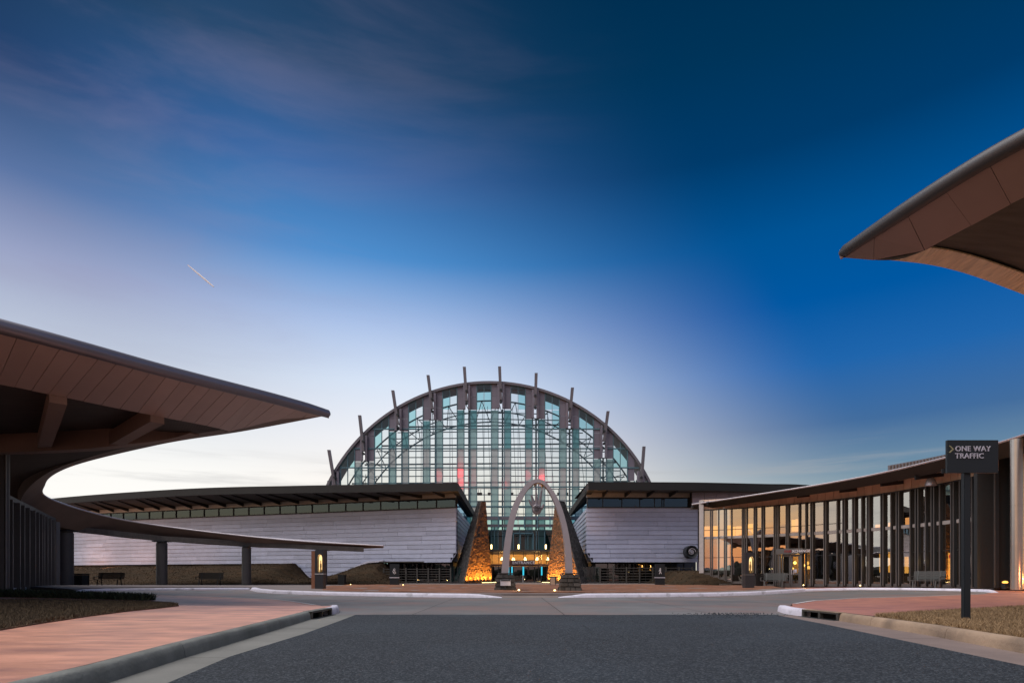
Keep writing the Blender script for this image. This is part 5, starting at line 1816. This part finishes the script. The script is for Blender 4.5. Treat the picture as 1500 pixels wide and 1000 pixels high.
for px, py in ((1355, 820), (1357, 829), (1441.5, 801), (1442, 820), (1443.5, 824), (1441, 829), (1127, 832), (1131, 832)):
    inside(px, px + 1.0, py, py + 1.2, 2.2, e_lamp, 'ceiling_spot')
# double door with its lettered header
A_, B_ = fpt(1145.5), fpt(1179)
dv = (B_ - A_).normalized(); dn = Vector((dv.y, -dv.x))
if dn.dot(CC - A_) < 0: dn = -dn
V2 = lambda u, o, z: (A_.x + dv.x * u + dn.x * o, A_.y + dv.y * u + dn.y * o, z)
DW = (B_ - A_).length
DZ = hs(A_.x, A_.y) + 0.04
def dbox(u0, u1, o0, o1, z0, z1):
    return MB().hexa([V2(u0, o0, z0), V2(u1, o0, z0), V2(u1, o1, z0), V2(u0, o1, z0)], [V2(u0, o0, z1), V2(u1, o0, z1), V2(u1, o1, z1), V2(u0, o1, z1)])
hd = dbox(-0.1, DW + 0.1, 0.1, 0.62, 2.26, 2.62).build('door_header', m_mull, shop)
o0 = V2(0.42, 0.64, 2.36)
text_mb('FAM', 0.23, o0, ux=Vector((dv.x, dv.y, 0)), bold=0.006).build('lettering', m_redletter, hd)
o0 = V2(0.90, 0.64, 2.36)
text_mb('XCHANGE', 0.23, o0, ux=Vector((dv.x, dv.y, 0)), bold=0.006).build('lettering', m_white_e, hd)
for u in (0, DW - 0.12):
    dbox(u, u + 0.12, 0.1, 0.5, DZ, 2.26).build('door_jamb', m_mull, shop)
for k in range(2):
    u0, u1 = 0.14 + k * (DW - 0.28) / 2 + 0.01, 0.14 + (k + 1) * (DW - 0.28) / 2 - 0.01
    dl = dbox(u0, u0 + 0.1, 0.34, 0.40, DZ, 2.24).build('door', m_mull, shop)
    for (a, b, z0, z1) in ((u1 - 0.1, u1, DZ, 2.24), (u0 + 0.1, u1 - 0.1, 2.10, 2.24), (u0 + 0.1, u1 - 0.1, DZ, DZ + 0.26), (u0 + 0.1, u1 - 0.1, 0.92, 1.0)):
        dbox(a, b, 0.341, 0.399, z0, z1).build('rail', m_mull, dl)
    dbox(u0 + 0.1, u1 - 0.1, 0.36, 0.375, 1.0, 2.10).build('upper_pane', m_glass_c, dl)
    dbox(u0 + 0.1, u1 - 0.1, 0.36, 0.375, DZ + 0.26, 0.92).build('lower_pane', m_glass_d, dl)
    dbox(u0 + (0.75 if k == 0 else 0.04), u0 + (0.79 if k == 0 else 0.08), 0.40, 0.46, 0.95, 1.25).build('handle', m_trim, dl)
    if k == 1:
        dbox(u0 + 0.16, u0 + 0.36, 0.377, 0.381, 1.06, 1.28).build('notice', m_plaque, dl)
dbox(0.1, DW - 0.1, -1.6, -1.5, 0.3, 2.6).build('display_wall', m_inwall, shop)
for u, z, r_ in ((0.55, 1.72, 0.10), (1.05, 1.55, 0.13), (1.32, 1.68, 0.12), (1.4, 1.4, 0.12), (0.4, 1.35, 0.06)):
    c_ = V2(u, -0.7, z)
    MB().lathe((c_[0], c_[1], c_[2] - r_), [(0.02, 0), (r_ * 0.8, r_ * 0.4), (r_, r_), (r_ * 0.7, r_ * 1.6), (0.02, 2 * r_)], 10).build('hanging_lamp', e_amber, shop)
point('shop_lamp', (V2(DW / 2, -0.8, 2.2)), WARM, 14, 0.15)
for px in (1300, 1392):
    q = fpt(px) + Vector((0.5, 1.2)) 
    point('shop_lamp', (q.x, q.y, 1.6), (1.0, 0.55, 0.15), 10, 0.2)
# roof over the shop = the right crescent canopy
right_c = thing('crescent_canopy', 'dark brown crescent canopy over the shop front, its near tip overhead on the right', 'canopy', (14, 20, 6.6))
RI = [(12.95, 41.7, 5.93), (18.2, 33.2, 6.12), (20.15, 28, 6.31), (20.4, 22.5, 6.46), (18.5, 17.5, 6.55), (15, 14, 6.6), (10.4, 11.8, 6.62), (8.25, 11.25, 6.9), (6.28, 11.1, 7.0)]
RO = [(13.5, 43.6, 6.2), (24, 39, 7.0), (30, 30, 7.3), (31.5, 19, 7.5), (26, 9, 7.5), (18, 4.0, 7.4), (9.6, 6.4, 7.35), (7.5, 8.5, 7.25), (6.28, 11.1, 7.0)]
Ir, Or, rI, rO = canopy(right_c, RI, RO, [0.30, 0.36, 0.42, 0.50, 0.40, 0.15, 0.05, 0.03, 0.0], 0.75, 0.42, m_fascia_r, 0.6, (0.62, 1.0), 0.13, 0.5,
                        [0.60, 0.68, 0.735], gird=(0.55, 0.745), strip_w=0.5, gap=0.003, tube_m=m_tube_r, rim_m=m_rim2)
# planked inner strip of the near arm
for k in range(150, 236):
    a, b = k, k + 1
    ni = (Or[k] - Ir[k]); ni.z = 0
    if ni.length < 0.15: continue
    ni.normalize()
    w = min(0.55, (Or[k] - Ir[k]).length * 0.4)
    z_ = Vector((0, 0, -0.055))
    p, q = Ir[a].lerp(Ir[b], 0.02), Ir[a].lerp(Ir[b], 0.96)
    MB().hexa([p + z_, q + z_, q + ni * w + z_, p + ni * w + z_], [p + z_ * 0.5, q + z_ * 0.5, q + ni * w + z_ * 0.5, p + ni * w + z_ * 0.5]).build('rim_board', m_tan, right_c)
# brackets from the shop wall to the eave
for px in (1040, 1115, 1186, 1256, 1325, 1384, 1432, 1458):
    p = fpt(px); n_ = (CC - p).normalized()
    MB().bar((p.x + n_.x * 0.1, p.y + n_.y * 0.1, 6.0), (p.x + n_.x * 1.6, p.y + n_.y * 1.6, 5.80), 0.09, 0.20).build('bracket', m_dark, right_c)
# long low roof monitor above the shop
mo = thing('roof_monitor', 'low tan ribbed plant enclosure on the shop roof', 'enclosure', (23, 35, 6.9))
ring(16.3, 17.5, 6.6, 7.55, -4, 24.5, 14).build('casing', m_fin, mo)
for k in range(40):
    t = R(-3.5 + 0.7 * k)
    MB().box(-0.03, 0.03, -0.02, 0.02, 6.7, 7.5)
    x, y = CC.x + 16.27 * math.cos(t), CC.y + 16.27 * math.sin(t)
    MB().box(x - 0.03, x + 0.03, y - 0.03, y + 0.03, 6.62, 7.5).build('rib', m_rim, mo)
# bell-shaped floodlight on the header
p = fpt(1382.5); n_ = (CC - p).normalized(); q = p + n_ * 0.7
fl = thing('floodlight', 'bell-shaped grey floodlight on a bracket at the shop header', 'floodlight', (q.x, q.y, 5.45))
MB().lathe((q.x, q.y, 5.42), [(0.27, 0), (0.25, 0.12), (0.17, 0.36), (0.06, 0.46)], 16).build('bell', m_trim, fl, sm=True)
MB().bar((q.x, q.y, 5.86), (p.x, p.y, 5.95), 0.07, 0.07).build('arm', m_dark, fl)
# end of the shop: dark opening, bright steel column, amber wall beyond
cx_ = at(1489, 700, 23.2)
sc_ = thing('steel_column', 'tall pale steel column at the right edge, beside the amber wall', 'column', (cx_.x, 23.2, 0.3))
MB().lathe((cx_.x, 23.2, 0.3), [(0.20, 0), (0.20, 1.75), (0.19, 1.752), (0.19, 1.768), (0.20, 1.77), (0.20, 3.35), (0.19, 3.352), (0.19, 3.368), (0.20, 3.37), (0.20, 6.0)], 28).build('shaft', m_colb, sc_, sm=True)
MB().box(20.85, 27, 26.0, 26.2, 0.3, 6.2).build('end_wall', m_gap, shop)
MB().box(21.72, 27, 24.6, 24.8, 0.3, 6.1).build('amber_wall', m_inwall, shop)
ul = thing('ground_uplight', 'round glowing ground uplight at the foot of the pale steel column', 'uplight', (20.35, 22.7, 0.3), 'ground spotlights')
MB().lathe((20.35, 22.7, 0.30), [(0.09, 0), (0.09, 0.06), (0.05, 0.10)], 12).build('housing', m_dark, ul)
MB().lathe((20.35, 22.7, 0.405), [(0.05, 0), (0.03, 0.05)], 10).build('lens', e_lamp, ul)
point('ground_uplight_lamp', (22.3, 23.6, 0.7), (1.0, 0.48, 0.10), 110, 0.1)
point('ground_uplight_lamp', (20.6, 21.0, 0.9), (1.0, 0.36, 0.12), 60, 0.2)
gl_ = at(1469.5, 852, 25.5)
ob_ = thing('globe_lamp', 'small amber globe lamp on the ground in the dark corner of the shop', 'lamp', (gl_.x, 25.0, gl_.z))
MB().lathe((gl_.x, 25.4, gl_.z - 0.06), [(0.03, 0), (0.09, 0.02), (0.115, 0.06), (0.07, 0.10), (0.02, 0.115)], 14).build('globe', e_amber_s, ob_, sm=True)
MB().box(gl_.x - 0.08, gl_.x + 0.08, 25.3, 25.5, 0.28, gl_.z - 0.05).build('base', m_dark, ob_)

# ================================================================== STREET FURNITURE
def bench(label, px, Y, z, w, ang, m, gname):
    x = (px - 750) / F * Y
    t = thing('bench', label, 'bench', (0, 0, 0), gname)
    seat = []
    for k in range(4):
        MB().box(-w / 2, w / 2, -0.24 + k * 0.115, -0.14 + k * 0.115, 0.42, 0.455).build('seat_slat', m, t)
    for k in range(5):
        zz = 0.50 + k * 0.088
        MB().box(-w / 2, w / 2, 0.235 + k * 0.018, 0.262 + k * 0.018, zz, zz + 0.078).build('back_slat', m, t)
    for sx in (-1, 1):
        xx_ = sx * (w / 2 - 0.22)
        MB().bar((xx_, -0.20, 0.42), (xx_ - 0.0, -0.26, 0.0), 0.05, 0.05).build('leg', m, t)
        MB().bar((xx_, 0.22, 0.42), (xx_, 0.32, 0.0), 0.05, 0.05).build('leg', m, t)
        mb = MB().bar((sx * w / 2, -0.24, 0.63), (sx * w / 2, 0.28, 0.66), 0.05, 0.04)
        mb.bar((sx * w / 2, -0.22, 0.42), (sx * w / 2, -0.24, 0.65), 0.05, 0.05)
        mb.build('armrest', m, t)
        MB().bar((xx_, 0.22, 0.42), (xx_, 0.33, 0.95), 0.05, 0.05).build('back_support', m, t)
    t.location = (x, Y, z)
    t.rotation_euler = (0, 0, ang)
    return t
GB = 'benches around the courts'
b0 = bench('black slatted bench left of the slim canopy column, beside the bin', 160, 41.0, 0.15, 1.75, R(6), m_bench, GB)
b1 = dup(b0, ((307 - 750) / F * 43.2, 43.2, 0.15), 'black slatted bench between the two slim canopy columns')
b2 = bench('grey slatted bench beside the lettered shop door', 1134, 37.2, hs(17, 37), 1.5, R(-38), m_bench_g, GB)
b3 = dup(b2, ((1357 - 750) / F * 28.5, 28.5, hs(20, 28.5)), 'grey slatted bench before the shop glass, left of the traffic sign post')
b3.rotation_euler = (0, 0, R(-62))
b3.scale = (0.95, 0.95, 0.95)

def litter(label, px, Y, z, w, hh):
    x = (px - 750) / F * Y
    t = thing('litter_bin', label, 'bin', (x, Y, z), 'litter bins')
    MB().box(x - w / 2 + 0.03, x + w / 2 - 0.03, Y - w / 2 + 0.03, Y + w / 2 - 0.03, z, z + hh - 0.12).build('liner', m_gap, t)
    for k in range(6):
        for s in (-1, 1):
            xa = x - w / 2 + (k + 0.5) * w / 6
            MB().box(xa - w / 14, xa + w / 14, Y + s * w / 2 - 0.02, Y + s * w / 2 + 0.02, z + 0.04, z + hh - 0.1).build('slat', m_bench, t)
    MB().box(x - w / 2 - 0.02, x + w / 2 + 0.02, Y - w / 2 - 0.03, Y + w / 2 + 0.03, z + hh - 0.09, z + hh).build('lid', m_bench, t, bevel=0.02)
litter('dark slatted litter bin between the broad column and the left bench', 118.5, 39.5, 0.15, 0.66, 0.86)
litter('dark slatted litter bin on the grass side, right of the left kiosk', 501, 45.8, 0.15, 0.5, 0.8)
litter('low dark slatted bin between right kiosk and grey bench', 1110, 38.0, 0.2, 0.5, 0.8)

def kiosk(label, px, Y, z, w, dep, hh, m_side):
    x = (px - 750) / F * Y
    t = thing('kiosk', label, 'kiosk', (x, Y, z), 'dark kiosks with a lit arched niche')
    zb = z + hh * 0.40
    MB().box(x - w / 2, x + w / 2, Y, Y + dep, z, zb - 0.025).build('base', m_kiosk, t)
    MB().box(x - w / 2 - 0.015, x + w / 2 + 0.015, Y - 0.015, Y + dep + 0.015, zb - 0.024, zb + 0.024).build('band', m_spand if m_side else m_mull, t)
    # upper body with an arched opening
    nw = w * 0.27; cxn = x + w * (0.08 if m_side else 0.18)
    z0, z1 = zb + 0.09, z + hh - 0.22
    op = [(cxn - nw, Y, z0), (cxn + nw, Y, z0)] + [(cxn + nw * math.cos(R(a)), Y, z1 - nw * 1.7 + nw * 1.7 * math.sin(R(a))) for a in range(0, 181, 15)]
    zt = z + hh
    mb = MB()
    outr = []
    for (ox, _, oz) in op:
        fx = -1 if ox < cxn else 1
        outr.append((x + fx * w / 2 if abs(ox - cxn) > nw * 0.5 else ox, Y, zb + 0.025 if oz <= z0 + 1e-6 else (zt if abs(ox - cxn) <= nw * 0.5 else oz)))
    n_ = len(op)
    for i in range(n_):
        j = (i + 1) % n_
        mb.add([op[i], op[j], outr[j], outr[i]], [(0, 1, 2, 3)])
        mb.add([op[i], op[j], (op[j][0], Y + dep * 0.6, op[j][2]), (op[i][0], Y + dep * 0.6, op[i][2])], [(0, 1, 2, 3)])
    # corners above the shoulders
    for s in (-1, 1):
        pts = [p for p in outr if (p[0] - x) * s > w / 2 - 1e-6]
        zz = max(p[2] for p in pts)
        inx = [p for p in outr if abs(p[2] - zt) < 1e-6]
        ex = min(inx, key=lambda p: p[0]) if s < 0 else max(inx, key=lambda p: p[0])
        mb.add([(x + s * w / 2, Y, zz), (x + s * w / 2, Y, zt), ex], [(0, 1, 2)])
    mb.box(x - w / 2, x - w / 2 + 0.03, Y + 0.001, Y + dep, zb + 0.025, zt)
    mb.box(x + w / 2 - 0.03, x + w / 2, Y + 0.001, Y + dep, zb + 0.025, zt)
    mb.box(x - w / 2 + 0.031, x + w / 2 - 0.031, Y + dep * 0.62, Y + dep, zb + 0.025, zt)
    mb.box(x - w / 2 + 0.031, x + w / 2 - 0.031, Y + 0.001, Y + dep * 0.62, zt - 0.05, zt)
    mb.build('surround', m_kiosk, t)
    MB().box(cxn - nw * 1.1, cxn + nw * 1.1, Y + dep * 0.58, Y + dep * 0.61, z0 - 0.02, z1 + 0.02).build('lit_back', e_niche, t)
    fig = MB().lathe((cxn, Y + dep * 0.35, z0), [(nw * 0.62, 0), (nw * 0.55, 0.10), (nw * 0.30, 0.16), (nw * 0.42, 0.30), (nw * 0.36, 0.42), (nw * 0.18, 0.47), (nw * 0.24, 0.54), (nw * 0.05, 0.62)], 12)
    fig.build('figure', m_brass, t, sm=True)
    point('niche_lamp', (cxn, Y + dep * 0.2, z1 - 0.1), (1.0, 0.6, 0.2), 2.0, 0.05)
    if m_side:
        MB().box(x - w / 2 - 0.19, x - w / 2 - 0.016, Y + 0.02, Y + dep, z, zt - 0.05).build('side_panel', m_kiosk_s, t)
    return t
kiosk('dark kiosk with lit arched niche and brown side, in front of the left canopy end', 467.5, 29.2, 0.15, 0.42, 0.42, 2.0, True)
kiosk('dark kiosk with lit arched niche standing before the shop glass, right of the mulch', 1098.5, 29.5, 0.15, 0.45, 0.42, 1.9, False)

def totem(label, px, Y, w, hh, emblem):
    x = (px - 750) / F * Y
    t = thing('totem_sign', label, 'sign', (x, Y, 0.13), 'dark totem signs in the mulch bed')
    zb = 0.13 + hh * 0.36
    MB().box(x - w / 2, x + w / 2, Y, Y + 0.25, 0.13, zb - 0.03).build('base', m_sign, t)
    MB().box(x - w / 2 - 0.02, x + w / 2 + 0.02, Y - 0.02, Y + 0.27, zb - 0.03, zb + 0.03).build('band', m_plaque, t)
    MB().box(x - w / 2, x + w / 2, Y, Y + 0.25, zb + 0.03, 0.13 + hh).build('panel', m_sign, t)
    s = w * 0.5
    cz = zb + (hh * 0.64) * 0.48
    mb = MB()
    if emblem == 'loops':
        for (ox, oz, r_, a0, a1) in ((0.05, 0.30, 0.2, 20, 330), (-0.08, -0.05, 0.22, -60, 250), (0.10, -0.34, 0.24, 120, 420)):
            mb.tube([(x + (ox + r_ * math.cos(R(a0 + (a1 - a0) * k / 14))) * s, Y - 0.02, cz + (oz + r_ * math.sin(R(a0 + (a1 - a0) * k / 14))) * s) for k in range(15)], 0.05 * s * 1.1, 6)
    else:
        mb.tube([(x + 0.03 * s, Y - 0.02, cz + 0.62 * s), (x + 0.03 * s, Y - 0.02, cz + 0.42 * s)], 0.13 * s, 8)
        mb.bar((x, Y - 0.02, cz + 0.40 * s), (x + 0.05 * s, Y - 0.02, cz - 0.08 * s), 0.24 * s, 0.04, Vector((0, 1, 0)))
        mb.bar((x + 0.05 * s, Y - 0.02, cz - 0.06 * s), (x - 0.22 * s, Y - 0.02, cz - 0.62 * s), 0.12 * s, 0.04, Vector((0, 1, 0)))
        mb.bar((x + 0.05 * s, Y - 0.02, cz - 0.06 * s), (x + 0.25 * s, Y - 0.02, cz - 0.60 * s), 0.12 * s, 0.04, Vector((0, 1, 0)))
        mb.bar((x, Y - 0.02, cz + 0.34 * s), (x - 0.26 * s, Y - 0.02, cz - 0.02 * s), 0.10 * s, 0.04, Vector((0, 1, 0)))
    mb.build('emblem', m_white_e, t)
totem('dark totem sign with a white looped emblem, in front of the left wing', 577.5, 44.8, 0.70, 1.64, 'loops')
totem('dark totem sign with a white striding figure, in front of the right wing', 967, 44.8, 0.72, 1.64, 'figure')

# iron fences under the wings
def fence(label, pxa, pxb, Y, hgt, step, z=0.14):
    xa, xb = (pxa - 750) / F * Y, (pxb - 750) / F * Y
    t = thing('iron_fence', label, 'fence', ((xa + xb) / 2, Y, z), 'iron fences under the wings')
    n_ = max(2, int(round((xb - xa) / step)))
    for i in range(n_ + 1):
        x = xa + (xb - xa) * i / n_
        MB().box(x - 0.06, x + 0.06, Y - 0.05, Y + 0.05, z, z + hgt).build('post', m_steel, t)
    for k in range(6):
        zz = z + 0.18 + k * (hgt - 0.3) / 5
        MB().box(xa, xb, Y + 0.052, Y + 0.09, zz - 0.03, zz + 0.03).build('rail', m_steel, t)
fence('low iron rail fence under the left wing, right of its totem sign', 562, 660, 53.5, 1.45, 1.1)
fence('low iron rail fence under the right wing, behind its totem sign', 879, 1014, 53.5, 1.55, 1.2)
def planter(label, pa_, pb2, Y):
    xa, xb = (pa_ - 750) / F * Y, (pb2 - 750) / F * Y
    t = thing('glass_screen', label, 'screen', ((xa + xb) / 2, Y, 0.1), 'glass screens at the pylons')
    n_ = 4
    for i in range(n_):
        x0 = xa + (xb - xa) * i / n_; x1 = xa + (xb - xa) * (i + 1) / n_
        MB().box(x0 + 0.02, x1 - 0.02, Y, Y + 0.03, 0.3, 1.7).build('pane', m_glass_u, t)
        MB().box(x0 - 0.03, x0 + 0.02, Y - 0.03, Y + 0.05, 0.1, 1.75).build('post', m_dark, t)
    MB().box(xa, xb, Y - 0.05, Y + 0.1, 0.08, 0.3).build('plinth', m_stone, t)
planter('low glass screen at the outer foot of the left pylon', 660, 681, 54.5)
planter('low glass screen at the outer foot of the right pylon', 851, 878, 54.5)
# small tan notice before the right pylon
q = at(810, 850, 44.0)
t = thing('notice_board', 'small tan notice board in a dark frame, beside the right pedestal of the arch', 'sign', (q.x, 44, 0.14))
MB().box(q.x - 0.24, q.x + 0.24, 44.0, 44.06, 0.24, 0.80).build('frame', m_dark, t)
MB().box(q.x - 0.20, q.x + 0.16, 43.98, 43.999, 0.24, 0.74).build('board', mat('tan_board', (0.50, 0.36, 0.24), 0.6), t)
for s in (-0.18, 0.18):
    MB().box(q.x + s - 0.02, q.x + s + 0.02, 44.0, 44.05, 0.1, 0.24).build('leg', m_dark, t)
# little ground lights
for i, (px, py, Y, lb) in enumerate(((513.5, 856.5, 43.5, 'small amber ground spotlight right of the left kiosk, before the grass bank'), (1260, 857.6, 30.5, 'small amber ground spotlight by the white kerb before the shop glass'),
                                    (1177, 857.0, 34.0, 'small pale ground spotlight at the lettered shop door'), (590.5, 857, 44.0, 'tiny amber ground spotlight right of the looped totem sign'))):
    p = at(px, py, Y)
    gz = min(hp(p.x, p.y), p.z - 0.03) if p.x < 0 else hs(p.x, p.y)
    p.z = max(p.z, gz + 0.06)
    t = thing('ground_spotlight', lb, 'spotlight', (p.x, p.y, gz), 'ground spotlights')
    MB().tube([(p.x, p.y, gz - 0.02), (p.x, p.y, p.z)], 0.05, 10).build('housing', m_dark, t)
    MB().lathe((p.x, p.y, p.z + 0.001), [(0.032, 0), (0.035, 0.03), (0.012, 0.055)], 10).build('lens', e_lamp, t)
    point('ground_spot_lamp', (p.x, p.y - 0.15, p.z + 0.12), (1.0, 0.6, 0.2), 3.0, 0.05)

# storm drains let into both kerbs
def drain(label, a, b, side, m_k, nm):
    A_, B_ = Vector(a), Vector(b)
    d = (B_ - A_).normalized(); n_ = Vector((-d.y, d.x)) * side
    L_ = (B_ - A_).length
    t = thing('storm_drain', label, 'storm drain', (A_.x, A_.y, 0), 'storm drains in the kerbs')
    V = lambda u, o, z: (A_.x + d.x * u + n_.x * o, A_.y + d.y * u + n_.y * o, z)
    def bx(u0, u1, o0, o1, z0, z1):
        return MB().hexa([V(u0, o0, z0), V(u1, o0, z0), V(u1, o1, z0), V(u0, o1, z0)], [V(u0, o0, z1), V(u1, o0, z1), V(u1, o1, z1), V(u0, o1, z1)])
    bx(0.0, L_, -0.012, 0.16, 0.1455, 0.156).build('top_plate', m_k, t)
    bx(0, L_, 0.30, 0.34, -0.25, 0.144).build('back_plate', m_gap, t)
    bx(0, L_, -0.25, 0.3, -0.27, -0.22).build('bottom', m_gap, t)
    for u in (0.0, L_ / 2 - 0.03, L_ - 0.06):
        bx(u, u + 0.06, -0.015, 0.06, -0.03, 0.144).build('frame_post', m_steel, t)
    bx(0, L_, -0.012, 0.03, 0.115, 0.1445).build('frame_head', m_steel, t)
    bx(0, L_, -0.10, 0.01, -0.05, 0.007).build('sill', m_gap, t)
drain('storm drain with two dark openings in the left kerb, at the end of the asphalt', (-3.95, 11.41), (-3.95, 12.69), 1, m_kerb, 'left')
drain('storm drain with two dark openings in the right kerb, at the end of the asphalt', (6.2, 11.01), (6.1, 12.19), -1, m_kerb_r, 'right')

# one-way sign
SY = 9.0
ow = thing('traffic_sign', 'charcoal ONE WAY TRAFFIC sign with an olive arrow, on a square post in the verge', 'sign', (at(1417.7, 907, SY).x, SY, 0.15))
x = at(1417.7, 907, SY).x
MB().box(x - 0.052, x + 0.048, SY, SY + 0.075, 0.05, 2.90).build('post', m_sign, ow, bevel=0.006)
pn = MB().box(at(1384.5, 650, SY).x, at(1458.8, 650, SY).x, SY - 0.05, SY - 0.002, at(1400, 693, SY).z, at(1400, 645.3, SY).z).build('panel', m_sign, ow, bevel=0.004)
TX = at(1398.6, 650, SY - 0.05)
sz = 0.113
text_mb('ONE WAY', sz, (TX.x, SY - 0.056, at(0, 661.6, SY).z), bold=0.0008, space=1.05).build('lettering', m_signtext, pn)
text_mb('TRAFFIC', sz, (TX.x, SY - 0.056, at(0, 672.0, SY).z), bold=0.0008, space=1.05).build('lettering', m_signtext, pn)
ch = MB()
p0, p1, p2 = at(1389.6, 652.5, SY - .05), at(1395.6, 657.6, SY - .05), at(1389.6, 662.7, SY - .05)
th_ = Vector((0.026, 0, 0))
ch.prism([p0 - Vector((0, .006, 0)), p0 + th_ - Vector((0, .006, 0)), p1 + th_ * 0.6 - Vector((0, .006, 0)), p2 + th_ - Vector((0, .006, 0)), p2 - Vector((0, .006, 0)), p1 - th_ * 0.4 - Vector((0, .006, 0))], (0, 0.008, 0))
ch.build('arrow', m_signgold, pn)
